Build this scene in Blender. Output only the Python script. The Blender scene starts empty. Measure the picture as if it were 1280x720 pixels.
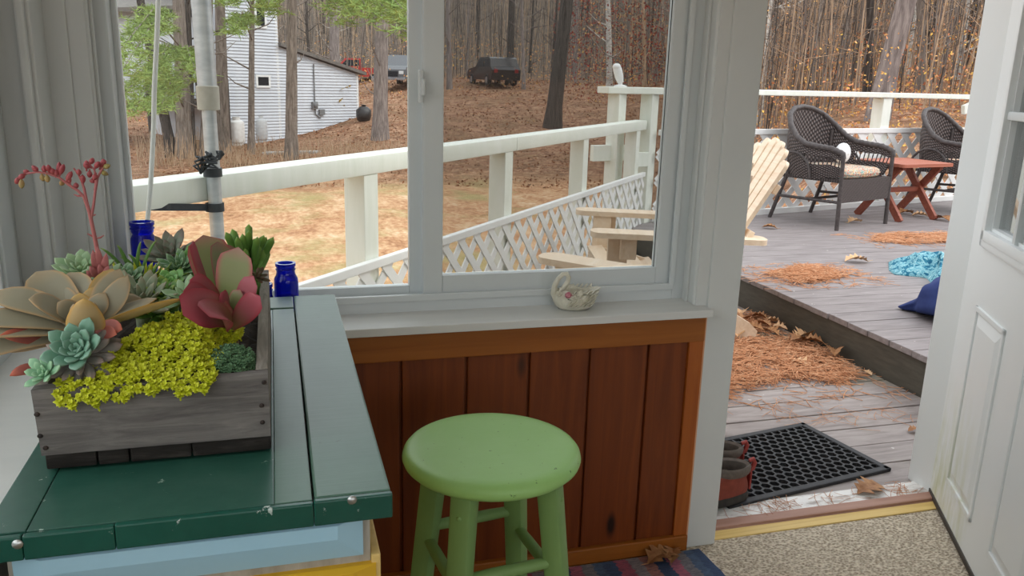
import bpy, bmesh, math, random
from mathutils import Vector, Matrix, noise
random.seed(7)
SC = bpy.context.scene
COL = SC.collection
PI = math.pi
R = math.radians

# ------------------------------------------------------------------ camera
F_PX = 1030.0
CX, CY, CAM_H = 640.0, 360.0, 1.3
dn = Vector((525 - CX, 4373 - CY, F_PX)).normalized()
upc = -dn
v2 = Vector((4300 - CX, 200 - CY, F_PX)); v2 -= v2.dot(upc) * upc; v2.normalize()
yc = upc.cross(v2)
if yc.z < 0: yc = -yc
ROWS = (v2, yc, upc)                      # world axes seen in camera axes (right, down, forward)
def cam_to_world(v): return Vector((ROWS[0].dot(v), ROWS[1].dot(v), ROWS[2].dot(v)))
cam_right = cam_to_world(Vector((1, 0, 0))); cam_down = cam_to_world(Vector((0, 1, 0))); cam_fwd = cam_to_world(Vector((0, 0, 1)))
cd = bpy.data.cameras.new('camera'); cam = bpy.data.objects.new('camera', cd); COL.objects.link(cam)
cd.sensor_width = 36; cd.lens = F_PX * 36 / 1280; cd.clip_start = 0.02; cd.clip_end = 900
mw = Matrix.Identity(4)
for i in range(3):
    mw[i][0] = cam_right[i]; mw[i][1] = -cam_down[i]; mw[i][2] = -cam_fwd[i]
mw[0][3], mw[1][3], mw[2][3] = 0, 0, CAM_H
cam.matrix_world = mw
SC.camera = cam
CAMP = Vector((0, 0, CAM_H))
def ray(px, py): return cam_to_world(Vector((px - CX, py - CY, F_PX)))
def at_y(px, py, y):
    r = ray(px, py); return CAMP + r * (y / r.y)
def at_z(px, py, z):
    r = ray(px, py); return CAMP + r * ((z - CAM_H) / r.z)
def at_d(px, py, dist):                   # a point at a horizontal distance
    r = ray(px, py); return CAMP + r * (dist / math.hypot(r.x, r.y))

# ------------------------------------------------------------------ mesh builder
class MB:
    def __init__(self):
        self.v = []; self.f = []; self.uv = []; self.mi = []
    def add(self, verts, faces, uvs=None, mi=0, mx=None):
        o = len(self.v)
        for q in verts:
            q = Vector(q)
            self.v.append(mx @ q if mx else q)
        self.uv += uvs if uvs else [(0, 0)] * len(verts)
        for fc in faces:
            self.f.append(tuple(i + o for i in fc)); self.mi.append(mi)
        return self
    def box(self, a, b, mx=None, bev=0.0, mi=0):
        x0, y0, z0 = a; x1, y1, z1 = b
        if x0 > x1: x0, x1 = x1, x0
        if y0 > y1: y0, y1 = y1, y0
        if z0 > z1: z0, z1 = z1, z0
        if bev <= 0:
            vs = [(x, y, z) for x in (x0, x1) for y in (y0, y1) for z in (z0, z1)]
            return self.add(vs, [(0, 1, 3, 2), (4, 6, 7, 5), (0, 4, 5, 1), (2, 3, 7, 6), (0, 2, 6, 4), (1, 5, 7, 3)], mi=mi, mx=mx)
        m = bmesh.new(); bmesh.ops.create_cube(m, size=1)
        for q in m.verts: q.co = Vector(((x0 + x1) / 2 + q.co.x * (x1 - x0), (y0 + y1) / 2 + q.co.y * (y1 - y0), (z0 + z1) / 2 + q.co.z * (z1 - z0)))
        b_ = min(bev, 0.45 * min(x1 - x0, y1 - y0, z1 - z0))
        bmesh.ops.bevel(m, geom=m.edges[:], offset=b_, segments=2, affect='EDGES', profile=0.6)
        m.verts.index_update()
        self.add([q.co.copy() for q in m.verts], [[q.index for q in fc.verts] for fc in m.faces], mi=mi, mx=mx); m.free()
        return self
    def bar(self, p, q, w, h, up=(0, 0, 1), bev=0.0, mi=0):   # a board from p to q, w wide, h thick along up
        p, q = Vector(p), Vector(q); d = q - p; L = d.length; d.normalize()
        u = Vector(up); s = d.cross(u)
        if s.length < 1e-5: s = d.cross(Vector((1, 0, 0)))
        s.normalize(); u = s.cross(d)
        mx = Matrix(((d.x, s.x, u.x, p.x), (d.y, s.y, u.y, p.y), (d.z, s.z, u.z, p.z), (0, 0, 0, 1)))
        return self.box((0, -w / 2, -h / 2), (L, w / 2, h / 2), mx, bev, mi)
    def tube(self, pts, rad, n=8, cap=True, mi=0):
        pts = [Vector(p) for p in pts]
        if not hasattr(rad, '__len__'): rad = [rad] * len(pts)
        vs, fs, uv = [], [], []; prev = None
        for i, p in enumerate(pts):
            t = (pts[min(i + 1, len(pts) - 1)] - pts[max(i - 1, 0)])
            t = t.normalized() if t.length > 1e-9 else Vector((0, 0, 1))
            if prev is None:
                a = Vector((0, 0, 1)) if abs(t.z) < .9 else Vector((1, 0, 0))
                x = t.cross(a).normalized()
            else:
                x = (prev - t * prev.dot(t)).normalized()
            prev = x; y = t.cross(x)
            for k in range(n):
                an = 2 * PI * k / n
                vs.append(p + (x * math.cos(an) + y * math.sin(an)) * rad[i]); uv.append((k / n, i / max(1, len(pts) - 1)))
        for i in range(len(pts) - 1):
            for k in range(n):
                fs.append((i * n + k, i * n + (k + 1) % n, (i + 1) * n + (k + 1) % n, (i + 1) * n + k))
        if cap:
            fs.append(tuple(range(n - 1, -1, -1))); fs.append(tuple((len(pts) - 1) * n + k for k in range(n)))
        return self.add(vs, fs, uv, mi)
    def lathe(self, prof, c=(0, 0, 0), n=32, mi=0, mx=None):   # prof: (radius, z)
        vs, fs = [], []; c = Vector(c)
        for r, z in prof:
            for k in range(n):
                an = 2 * PI * k / n; vs.append(c + Vector((r * math.cos(an), r * math.sin(an), z)))
        for i in range(len(prof) - 1):
            for k in range(n):
                fs.append((i * n + k, i * n + (k + 1) % n, (i + 1) * n + (k + 1) % n, (i + 1) * n + k))
        if prof[0][0] > 1e-6: fs.append(tuple(range(n - 1, -1, -1)))
        if prof[-1][0] > 1e-6: fs.append(tuple((len(prof) - 1) * n + k for k in range(n)))
        return self.add(vs, fs, mi=mi, mx=mx)
    def prism(self, poly, t0, t1, mx=None, mi=0):              # polygon in local XY, extruded from z=t0 to t1
        n = len(poly)
        vs = [(x, y, t0) for x, y in poly] + [(x, y, t1) for x, y in poly]
        fs = [tuple(range(n - 1, -1, -1)), tuple(range(n, 2 * n))] + [(i, (i + 1) % n, n + (i + 1) % n, n + i) for i in range(n)]
        return self.add(vs, fs, mi=mi, mx=mx)
    def ball(self, c, r, nu=8, nv=6, mi=0, mx=None):
        rx, ry, rz = r if hasattr(r, '__len__') else (r, r, r); c = Vector(c)
        vs = [c + Vector((0, 0, -rz))]; fs = []
        for j in range(1, nv):
            ph = -PI / 2 + PI * j / nv
            for k in range(nu):
                an = 2 * PI * k / nu
                vs.append(c + Vector((rx * math.cos(ph) * math.cos(an), ry * math.cos(ph) * math.sin(an), rz * math.sin(ph))))
        vs.append(c + Vector((0, 0, rz))); top = len(vs) - 1
        for k in range(nu): fs.append((0, 1 + (k + 1) % nu, 1 + k))
        for j in range(nv - 2):
            for k in range(nu):
                a = 1 + j * nu; fs.append((a + k, a + (k + 1) % nu, a + nu + (k + 1) % nu, a + nu + k))
        a = 1 + (nv - 2) * nu
        for k in range(nu): fs.append((a + k, a + (k + 1) % nu, top))
        return self.add(vs, fs, mi=mi, mx=mx)
    def leaf(self, o, az, el0, el1, L, W, T, cup=.25, tip=.9, nb=.35, m=8, roll=0.0, mi=0, blunt=.0):
        """fleshy leaf: base o, heading az, elevation el0 at the base bending to el1 at the tip"""
        o = Vector(o); pos = o.copy(); vs, uv, fs = [], [], []; K = 8
        side0 = Vector((-math.sin(az), math.cos(az), 0))
        for i in range(m + 1):
            t = i / m; el = el0 + (el1 - el0) * t
            d = Vector((math.cos(az) * math.cos(el), math.sin(az) * math.cos(el), math.sin(el)))
            if i: pos = pos + d * (L / m)
            up = d.cross(side0) * -1
            up = -up if up.z < 0 and abs(el) < PI / 2 else up
            s = side0 * math.cos(roll) + up * math.sin(roll); u = up * math.cos(roll) - side0 * math.sin(roll)
            # width profile: narrow base, widest at ~tip*0.6, pointed end
            if t < tip * .62: w = nb + (1 - nb) * math.sin(PI / 2 * t / (tip * .62))
            else:
                q = (t - tip * .62) / (1 - tip * .62); w = math.sqrt(max(0, 1 - q ** (1.7 + 2 * blunt)))
            w = max(w, .04) * W / 2; th = T / 2 * (.35 + .65 * math.sin(PI * min(1, .12 + .85 * t))) * (1 if i < m else .25)
            for k in range(K):
                an = 2 * PI * k / K; ca, sa = math.cos(an), math.sin(an)
                off = cup * W / 2 * (ca * ca) * (w / (W / 2))
                vs.append(pos + s * (w * ca) + u * (th * sa + off)); uv.append((abs(ca) ** 2, t))
        for i in range(m):
            for k in range(K): fs.append((i * K + k, i * K + (k + 1) % K, (i + 1) * K + (k + 1) % K, (i + 1) * K + k))
        fs.append(tuple(range(K - 1, -1, -1))); fs.append(tuple(m * K + k for k in range(K)))
        return self.add(vs, fs, uv, mi)
    def build(self, name, mat, parent=None, smooth=False, auto=None):
        me = bpy.data.meshes.new(name)
        me.from_pydata([tuple(q) for q in self.v], [], self.f)
        mats = mat if isinstance(mat, (list, tuple)) else [mat]
        for m_ in mats: me.materials.append(m_)
        if any(self.mi): me.polygons.foreach_set('material_index', self.mi)
        if any(u != (0, 0) for u in self.uv):
            ul = me.uv_layers.new(name='UVMap'); li = [0.0] * (2 * len(me.loops)); vi = [0] * len(me.loops)
            me.loops.foreach_get('vertex_index', vi)
            for k, i in enumerate(vi): li[2 * k], li[2 * k + 1] = self.uv[i]
            ul.data.foreach_set('uv', li)
        bm = bmesh.new(); bm.from_mesh(me); bmesh.ops.recalc_face_normals(bm, faces=bm.faces); bm.to_mesh(me); bm.free()
        if smooth:
            me.polygons.foreach_set('use_smooth', [True] * len(me.polygons))
            me.set_sharp_from_angle(angle=auto if auto else R(40))
        ob = bpy.data.objects.new(name, me); COL.objects.link(ob)
        if parent: ob.parent = parent
        return ob
def rotz(a, loc=(0, 0, 0)): return Matrix.Translation(Vector(loc)) @ Matrix.Rotation(a, 4, 'Z')

def tag(o, label, cat, group=None, kind=None):
    o['label'] = label; o['category'] = cat
    if group: o['group'] = group
    if kind: o['kind'] = kind
    return o
def struct(o, kind='structure'):
    o['kind'] = kind; return o
def thing(name, label, cat, loc=(0, 0, 0), rz=0.0, group=None):
    o = bpy.data.objects.new(name, None); COL.objects.link(o); o.location = loc; o.rotation_euler = (0, 0, rz)
    o.empty_display_size = .05
    return tag(o, label, cat, group)
def copy_tree(o, parent=None):
    c = o.copy(); COL.objects.link(c)
    if parent: c.parent = parent
    for ch in [x for x in bpy.data.objects if x.parent == o]: copy_tree(ch, c)
    return c

# ------------------------------------------------------------------ materials
def lin(c):
    def f(x):
        x /= 255; return x / 12.92 if x <= .04045 else ((x + .055) / 1.055) ** 2.4
    return (f(c[0]), f(c[1]), f(c[2]), 1)
class NT:
    def __init__(self, name):
        self.m = bpy.data.materials.new(name); self.m.use_nodes = True
        self.t = self.m.node_tree; self.n = self.t.nodes; self.b = self.n['Principled BSDF']; self.out = self.n['Material Output']
    def new(self, ty, **kw):
        x = self.n.new(ty)
        for k, v_ in kw.items(): setattr(x, k, v_)
        return x
    def link(self, a, b): self.t.links.new(a, b)
    def coords(self, kind='Object', stretch=(1, 1, 1), rot=(0, 0, 0)):
        tc = self.new('ShaderNodeTexCoord'); mp = self.new('ShaderNodeMapping')
        mp.inputs['Scale'].default_value = stretch; mp.inputs['Rotation'].default_value = rot
        self.link(tc.outputs[kind], mp.inputs['Vector']); return mp.outputs['Vector']
    def noise(self, vec, scale, detail=4, rough=.6, dist=0):
        x = self.new('ShaderNodeTexNoise'); x.inputs['Scale'].default_value = scale; x.inputs['Detail'].default_value = detail
        x.inputs['Roughness'].default_value = rough; x.inputs['Distortion'].default_value = dist
        self.link(vec, x.inputs['Vector']); return x.outputs['Fac']
    def voro(self, vec, scale, out='Distance', feature='F1'):
        x = self.new('ShaderNodeTexVoronoi', feature=feature); x.inputs['Scale'].default_value = scale
        self.link(vec, x.inputs['Vector']); return x.outputs[out]
    def ramp(self, fac, stops, mode='LINEAR'):
        x = self.new('ShaderNodeValToRGB'); cr = x.color_ramp; cr.interpolation = mode
        while len(cr.elements) < len(stops): cr.elements.new(.5)
        for e, (p, c) in zip(cr.elements, stops): e.position = p; e.color = c
        self.link(fac, x.inputs['Fac']); return x.outputs['Color']
    def mix(self, fac, a, b, blend='MIX'):
        x = self.new('ShaderNodeMix', data_type='RGBA', blend_type=blend)
        for s, val in ((x.inputs[0], fac), (x.inputs[6], a), (x.inputs[7], b)):
            if isinstance(val, (int, float)): s.default_value = val
            elif isinstance(val, tuple): s.default_value = val
            else: self.link(val, s)
        return x.outputs[2]
    def math(self, op, a, b=0.0, c=None):
        x = self.new('ShaderNodeMath', operation=op)
        for s, val in zip(x.inputs, (a, b, c)):
            if val is None: continue
            if isinstance(val, (int, float)): s.default_value = val
            else: self.link(val, s)
        return x.outputs[0]
    def sep(self, vec):
        x = self.new('ShaderNodeSeparateXYZ'); self.link(vec, x.inputs[0]); return x.outputs
    def color(self, c):
        if isinstance(c, tuple): self.b.inputs['Base Color'].default_value = c
        else: self.link(c, self.b.inputs['Base Color'])
        return self
    def bump(self, h, strength=.3, dist=.01):
        x = self.new('ShaderNodeBump'); x.inputs['Strength'].default_value = strength; x.inputs['Distance'].default_value = dist
        self.link(h, x.inputs['Height']); self.link(x.outputs[0], self.b.inputs['Normal']); return self
    def rs(self, rough=.6, spec=.5, metal=0.0):
        self.b.inputs['Roughness'].default_value = rough; self.b.inputs['Specular IOR Level'].default_value = spec
        self.b.inputs['Metallic'].default_value = metal; return self
BW = [(.3, (0, 0, 0, 1)), (.7, (1, 1, 1, 1))]
def mk(name, c1, c2=None, scale=8, rough=.6, spec=.5, metal=0.0, bump=0.0, bdist=.003, stretch=(1, 1, 1), lo=.3, hi=.7, detail=5, dist=0, kind='Object'):
    n = NT(name); n.rs(rough, spec, metal)
    if c2 is None and not bump: return n.color(lin(c1)).m
    vec = n.coords(kind, stretch); f = n.noise(vec, scale, detail, .6, dist)
    n.color(n.ramp(f, [(lo, lin(c1)), (hi, lin(c2 if c2 else c1))]))
    if bump: n.bump(f, bump, bdist)
    return n.m
MAT = {}
MAT['white_trim'] = mk('white_trim', (205, 208, 206), (214, 216, 213), 3, .38, .4, bump=.06, stretch=(1, 1, 1))
MAT['vinyl'] = mk('vinyl', (206, 212, 213), (212, 217, 217), 2, .35, .45)
MAT['sill_paint'] = mk('sill_paint', (212, 213, 210), (222, 222, 218), 6, .42, .4, bump=.08, stretch=(.3, 3, 3))
MAT['cream_gap'] = mk('cream_gap', (224, 170, 130), (200, 150, 110), 9, .7)
def wood(name, c1, c2, c3, axis='Z', rough=.45, spec=.4, sc=1.0, knots=True, bump=.1):
    n = NT(name); n.rs(rough, spec)
    st = {'X': (.9, 14, 14), 'Y': (14, .9, 14), 'Z': (14, 14, .9)}[axis]
    st = tuple(s * sc for s in st)
    v_ = n.coords('Object', st); f = n.noise(v_, 2.2, 6, .62, .9)
    col = n.ramp(f, [(.25, lin(c1)), (.5, lin(c2)), (.75, lin(c3))])
    if knots:
        st2 = {'X': (3, 8, 8), 'Y': (8, 3, 8), 'Z': (8, 8, 3)}[axis]
        d = n.voro(n.coords('Object', st2), .9)
        k = n.ramp(d, [(.05, (1, 1, 1, 1)), (.13, (0, 0, 0, 1))])
        col = n.mix(k, col, lin(tuple(int(x * .35) for x in c1)))
    n.color(col); n.bump(f, bump, .002); return n.m
MAT['pine_board'] = wood('pine_board', (96, 42, 10), (116, 54, 15), (132, 66, 20), 'Z')
MAT['pine_rail'] = wood('pine_rail', (136, 74, 20), (152, 88, 28), (164, 98, 36), 'X', knots=False)
MAT['pine_stile'] = wood('pine_stile', (146, 72, 20), (160, 84, 26), (172, 96, 34), 'Z', knots=False)
# carpet
n = NT('carpet'); n.rs(.95, .1)
v_ = n.coords('Object', (1, 1, 1)); a = n.voro(n.coords('Object', (1, 1.6, 1), (0, 0, .6)), 105); c = n.noise(v_, 160, 3, .7)
n.color(n.ramp(n.math('ADD', n.math('MULTIPLY', a, .55), n.math('MULTIPLY', c, .6)), [(.22, lin((104, 90, 76))), (.48, lin((178, 164, 144))), (.75, lin((226, 214, 194)))]))
n.bump(n.math('SUBTRACT', 1.0, a), .9, .006); MAT['carpet'] = n.m
# rag rug : woven strips running away from the wall
n = NT('rag_rug'); n.rs(.95, .1)
v_ = n.coords('Object', (1, 1, 1)); s_ = n.sep(v_)
band = n.math('FRACT', n.math('ADD', n.math('MULTIPLY', s_[0], 3.6), n.math('MULTIPLY', n.noise(n.coords('Object', (2, 30, 1)), 3, 2), .10)))
cb = n.ramp(band, [(0, lin((78, 96, 128))), (.13, lin((176, 96, 112))), (.27, lin((150, 140, 142))), (.40, lin((170, 120, 110))), (.52, lin((70, 84, 112))), (.66, lin((186, 110, 128))), (.78, lin((140, 136, 140))), (.90, lin((92, 112, 140)))], 'CONSTANT')
sp = n.noise(n.coords('Object', (60, 220, 60)), 1.0, 4, .7)
n.color(n.mix(n.ramp(sp, [(.42, (0, 0, 0, 1)), (.6, (1, 1, 1, 1))]), cb, n.mix(.5, cb, lin((70, 74, 90)))))
n.bump(sp, .8, .006); MAT['rag_rug'] = n.m
# green cabinet paint
def paint(name, c, worn, chip, rough=.28, amt=.64, sc=1):
    n = NT(name); n.rs(rough, .5)
    v_ = n.coords('Object', (1, 1, 1)); a = n.noise(v_, 5 * sc, 6, .65); st = n.noise(n.coords('Object', (2, 40, 40)), 3, 4, .6)
    col = n.mix(n.ramp(a, [(.4, (0, 0, 0, 1)), (.75, (1, 1, 1, 1))]), lin(c), lin(worn))
    ch = n.noise(v_, 34 * sc, 6, .7)
    col = n.mix(n.ramp(ch, [(amt, (0, 0, 0, 1)), (amt + .025, (1, 1, 1, 1))]), col, lin(chip))
    n.color(col); n.bump(st, .12, .002); return n.m
MAT['green_paint'] = paint('green_paint', (40, 84, 72), (56, 98, 84), (150, 176, 160), .27, .67)
MAT['green_board_sheen'] = paint('green_board_sheen', (66, 100, 84), (80, 112, 96), (52, 74, 64), .33, .665)  # lighter base: window reflection on these boards put into the colour
MAT['green_edge'] = paint('green_edge', (12, 70, 58), (30, 90, 76), (190, 205, 198), .25, .635)
MAT['blue_paint'] = paint('blue_paint', (164, 206, 226), (172, 212, 230), (120, 140, 140), .45, .72)
MAT['body_white'] = mk('body_white', (196, 190, 178), (150, 140, 124), 40, .7, stretch=(1, 1, .2))
MAT['yellow_paint'] = paint('yellow_paint', (224, 176, 40), (232, 188, 60), (160, 110, 40), .45, .68)
MAT['screw'] = mk('screw', (190, 192, 190), None, rough=.3, metal=1)
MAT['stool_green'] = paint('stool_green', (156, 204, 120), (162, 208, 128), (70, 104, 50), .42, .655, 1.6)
MAT['stool_leg_shaded'] = mk('stool_leg_shaded', (122, 158, 94), (130, 166, 100), 8, .5)  # seat green darkened: shading under the seat put into the colour
# planter wood
def weathered(name, c1, c2, c3, axis, sc=1):
    n = NT(name); n.rs(.9, .15)
    st = {'X': (5, 60, 60), 'Y': (60, 5, 60), 'Z': (60, 60, 5)}[axis]
    f = n.noise(n.coords('Object', tuple(s * sc for s in st)), 1.6, 7, .7, .8); g = n.noise(n.coords('Object', (9, 9, 9)), 1, 4, .6, 1.5)
    col = n.mix(n.math('MULTIPLY', g, .6), n.ramp(f, [(.25, lin(c1)), (.5, lin(c2)), (.78, lin(c3))]), lin(c1))
    n.color(col); n.bump(f, .5, .003); return n.m
MAT['grey_wood'] = weathered('grey_wood', (84, 80, 78), (124, 120, 116), (162, 156, 150), 'X')
MAT['grey_wood_y'] = weathered('grey_wood_y', (110, 104, 96), (150, 144, 134), (188, 182, 172), 'Y')
MAT['black_wood'] = weathered('black_wood', (30, 28, 26), (50, 47, 44), (86, 80, 74), 'X')
MAT['nail'] = mk('nail', (26, 22, 20), (60, 44, 36), 90, .7)
MAT['soil'] = mk('soil', (34, 28, 24), (60, 50, 40), 90, .95, bump=.8)
MAT['cobalt_glass'] = None
n = NT('cobalt_glass'); n.rs(.04, .5); n.b.inputs['Transmission Weight'].default_value = .8; n.color(lin((24, 44, 214))); n.b.inputs['IOR'].default_value = 1.45; MAT['cobalt_glass'] = n.m
MAT['ceramic'] = mk('ceramic', (206, 202, 184), (226, 222, 206), 60, .35, .5, bump=.5, bdist=.004)
MAT['rose_pink'] = mk('rose_pink', (170, 70, 90), (214, 150, 160), 120, .4)
MAT['dark_leaf'] = mk('dark_leaf', (60, 66, 58), None, rough=.5)
# glass panes : thin clear sheet
def pane_mat(name, refl=.07, tint=(1, 1, 1, 1)):
    n = NT(name); n.n.remove(n.b)
    tr = n.new('ShaderNodeBsdfTransparent'); tr.inputs[0].default_value = tint
    gl = n.new('ShaderNodeBsdfGlossy'); gl.inputs['Roughness'].default_value = .02
    fr = n.new('ShaderNodeFresnel'); fr.inputs['IOR'].default_value = 1.35
    mx = n.new('ShaderNodeMixShader'); n.link(n.math('MULTIPLY', fr.outputs[0], refl / .03), mx.inputs[0]); n.link(tr.outputs[0], mx.inputs[1]); n.link(gl.outputs[0], mx.inputs[2])
    n.link(mx.outputs[0], n.out.inputs['Surface']); return n.m
MAT['glass'] = pane_mat('glass', .02, (.97, .985, .975, 1))
MAT['door_glass'] = pane_mat('door_glass', .10, (.6, .66, .66, 1))
n = NT('insect_screen'); n.n.remove(n.b)
tr = n.new('ShaderNodeBsdfTransparent'); tr.inputs[0].default_value = (1, 1, 1, 1); df = n.new('ShaderNodeBsdfDiffuse'); df.inputs[0].default_value = lin((44, 44, 44))
mx = n.new('ShaderNodeMixShader'); mx.inputs[0].default_value = .27
n.link(tr.outputs[0], mx.inputs[1]); n.link(df.outputs[0], mx.inputs[2]); n.link(mx.outputs[0], n.out.inputs['Surface']); MAT['screen'] = n.m
# door : white with green mildew low on the outer face
n = NT('door_white'); n.rs(.4, .4)
v_ = n.coords('Object', (1, 1, 1)); s_ = n.sep(v_)
a = n.noise(n.coords('Object', (26, 26, 5)), 1, 5, .65); h = n.ramp(s_[2], [(0.08, (1, 1, 1, 1)), (.46, (0, 0, 0, 1))]); w_ = n.ramp(s_[0], [(.0, (1, 1, 1, 1)), (.30, (.7, .7, .7, 1)), (.42, (0, 0, 0, 1))])
f = n.math('MULTIPLY', n.math('MULTIPLY', h, w_), n.ramp(a, [(.36, (0, 0, 0, 1)), (.66, (1, 1, 1, 1))]))
n.color(n.mix(n.math('MULTIPLY', f, .75), lin((230, 234, 234)), lin((180, 184, 120)))); MAT['door_white'] = n.m
MAT['door_sweep'] = mk('door_sweep', (58, 52, 46), None, rough=.6)
MAT['brick_trim'] = mk('brick_trim', (158, 116, 98), (176, 136, 118), 14, .6, stretch=(.3, 3, 1))
MAT['yellow_wood'] = wood('yellow_wood', (206, 170, 96), (224, 192, 118), (232, 204, 134), 'X', .5, .3, 1, False)
MAT['silver_sill'] = mk('silver_sill', (168, 158, 150), (232, 230, 226), 16, .35, .5, metal=0, stretch=(.6, 2, 1), lo=.35, hi=.5)
MAT['wall_paint'] = mk('wall_paint', (196, 198, 194), (204, 206, 201), 4, .6)
MAT['ceiling_white'] = mk('ceiling_white', (228, 228, 224), None, rough=.7)
# deck
def deckmat(name, c1, c2, c3, moss=False):
    n = NT(name); n.rs(.55, .3)
    f = n.noise(n.coords('Object', (1.4, 9, 9)), 3, 6, .65, .4); g = n.noise(n.coords('Object', (1, 1, 1)), 1.3, 4, .6)
    col = n.ramp(f, [(.3, lin(c1)), (.5, lin(c2)), (.72, lin(c3))])
    if moss: col = n.mix(n.ramp(g, [(.5, (0, 0, 0, 1)), (.68, (.6, .6, .6, 1))]), col, lin((118, 118, 84)))
    sp = n.noise(n.coords('Object', (1, 1, 1)), 26, 2, .5)
    col = n.mix(n.ramp(sp, [(.735, (0, 0, 0, 1)), (.75, (1, 1, 1, 1))]), col, lin((190, 184, 178)))
    n.color(col); n.bump(f, .15, .003); return n.m
MAT['deck'] = deckmat('deck', (122, 112, 108), (146, 136, 132), (164, 155, 150), True)
MAT['deck_up'] = deckmat('deck_up', (118, 110, 109), (136, 128, 127), (152, 144, 143))
MAT['fascia'] = mk('fascia', (66, 62, 54), (84, 80, 70), 18, .7, stretch=(3, .5, 3))
MAT['rail_white'] = mk('rail_white', (222, 226, 214), (234, 236, 228), 6, .5, .35, bump=.1, stretch=(4, 4, .6))
MAT['lattice_white'] = mk('lattice_white', (228, 228, 226), (236, 236, 234), 6, .5, .35)
MAT['rubber'] = mk('rubber', (44, 44, 46), (58, 58, 60), 40, .6, .35)
MAT['needles'] = None
MAT['cedar'] = wood('cedar', (212, 186, 156), (226, 204, 178), (234, 216, 194), 'X', .55, .3, 1, False)
MAT['cedar_red'] = wood('cedar_red', (116, 58, 44), (140, 76, 58), (158, 92, 72), 'X', .5, .3, 1, False)
MAT['cedar_top'] = wood('cedar_top', (150, 84, 66), (172, 104, 84), (186, 120, 98), 'X', .5, .3, 1, False)
n = NT('wicker'); n.rs(.5, .35)
uvn = n.new('ShaderNodeTexCoord').outputs['UV']; s_ = n.sep(uvn)
MAT['wicker'] = mk('wicker', (50, 42, 42), (84, 74, 72), 60, .5, .4)
MAT['wicker_frame'] = mk('wicker_frame', (52, 46, 46), (84, 76, 74), 40, .5, .4)
n = NT('cushion'); n.rs(.9, .1)
v_ = n.coords('Object', (1, 1, 1)); d_ = n.noise(v_, 17, 2, .5, 2.2)
n.color(n.ramp(d_, [(.0, lin((216, 206, 180))), (.34, lin((196, 150, 80))), (.39, lin((222, 210, 186))), (.43, lin((180, 62, 52))), (.48, lin((226, 214, 190))), (.51, lin((64, 140, 144))), (.56, lin((222, 212, 190))), (.60, lin((190, 74, 60))), (.64, lin((120, 150, 120))), (.69, lin((226, 214, 190)))], 'CONSTANT')); MAT['cushion'] = n.m
MAT['white_cloth'] = mk('white_cloth', (226, 226, 226), None, rough=.9)
n = NT('teal_cloth'); n.rs(.9, .1)
n.color(n.ramp(n.noise(n.coords('Object', (1, 1, 1)), 22, 3, .6, 1.5), [(.3, lin((30, 80, 110))), (.46, lin((52, 118, 140))), (.5, lin((150, 190, 194))), (.58, lin((70, 140, 160))), (.66, lin((176, 206, 208)))])); MAT['teal_cloth'] = n.m
MAT['navy_cloth'] = mk('navy_cloth', (40, 52, 100), (56, 70, 122), 9, .8, .2)
MAT['strap'] = mk('strap', (40, 44, 50), (56, 60, 64), 30, .6)
MAT['galv'] = mk('galv', (176, 182, 186), (206, 210, 212), 14, .4, .5, metal=.5, stretch=(1, 1, 3))
MAT['coupling'] = mk('coupling', (160, 156, 144), (180, 176, 164), 20, .6)
MAT['cord_white'] = mk('cord_white', (214, 216, 212), None, rough=.5)
MAT['shoe_grey'] = mk('shoe_grey', (92, 84, 78), (112, 102, 94), 60, .9, bump=.3)
MAT['shoe_rust'] = mk('shoe_rust', (120, 50, 36), (146, 68, 50), 30, .7)
MAT['shoe_red'] = mk('shoe_red', (150, 54, 48), None, rough=.6)
MAT['shoe_sole'] = mk('shoe_sole', (34, 32, 30), (60, 56, 50), 30, .7)
MAT['shoe_inner'] = mk('shoe_inner', (40, 38, 40), None, rough=.9)
MAT['dry_leaf'] = mk('dry_leaf', (128, 80, 44), (186, 138, 92), 30, .7)
MAT['pale_leaf'] = mk('pale_leaf', (196, 150, 104), (220, 184, 146), 30, .7)
n = NT('needles'); n.rs(.8, .15)
n.color(n.ramp(n.noise(n.coords('Object', (1, 1, 1)), 30, 4, .7), [(.3, lin((160, 108, 76))), (.5, lin((198, 142, 104))), (.7, lin((218, 178, 144)))])); MAT['needles'] = n.m
_build = MB.build
def build_world(self, name, mat, parent, smooth=False, auto=None):
    r = parent
    while r.parent: r = r.parent
    inv = (Matrix.Translation(r.location) @ Matrix.Rotation(r.rotation_euler[2], 4, 'Z')).inverted()
    self.v = [inv @ Vector(q) for q in self.v]
    return _build(self, name, mat, parent, smooth, auto)
MB.wbuild = build_world
# ================================================================== the room
YW = 1.885                       # inner face of the window wall
# floor
struct(MB().box((-.6, -2.6, -.1), (3.2, 1.905, 0)).build('floor', MAT['carpet']))
struct(MB().box((-.6, -2.6, 2.35), (3.2, 2.10, 2.45)).build('ceiling', MAT['ceiling_white']))
# window wall: solid below the sill, over the window and door, and right of the door
m = MB().box((-.52, 1.9, 0), (1.092, 2.06, .70)).box((-.52, YW, 1.98), (1.184, 2.06, 2.35)).box((1.184, YW, 2.12), (3.2, 2.06, 2.35)).box((2.125, YW, 0), (3.2, 2.06, 2.12))
struct(m.build('wall_north', MAT['wall_paint']))
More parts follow.
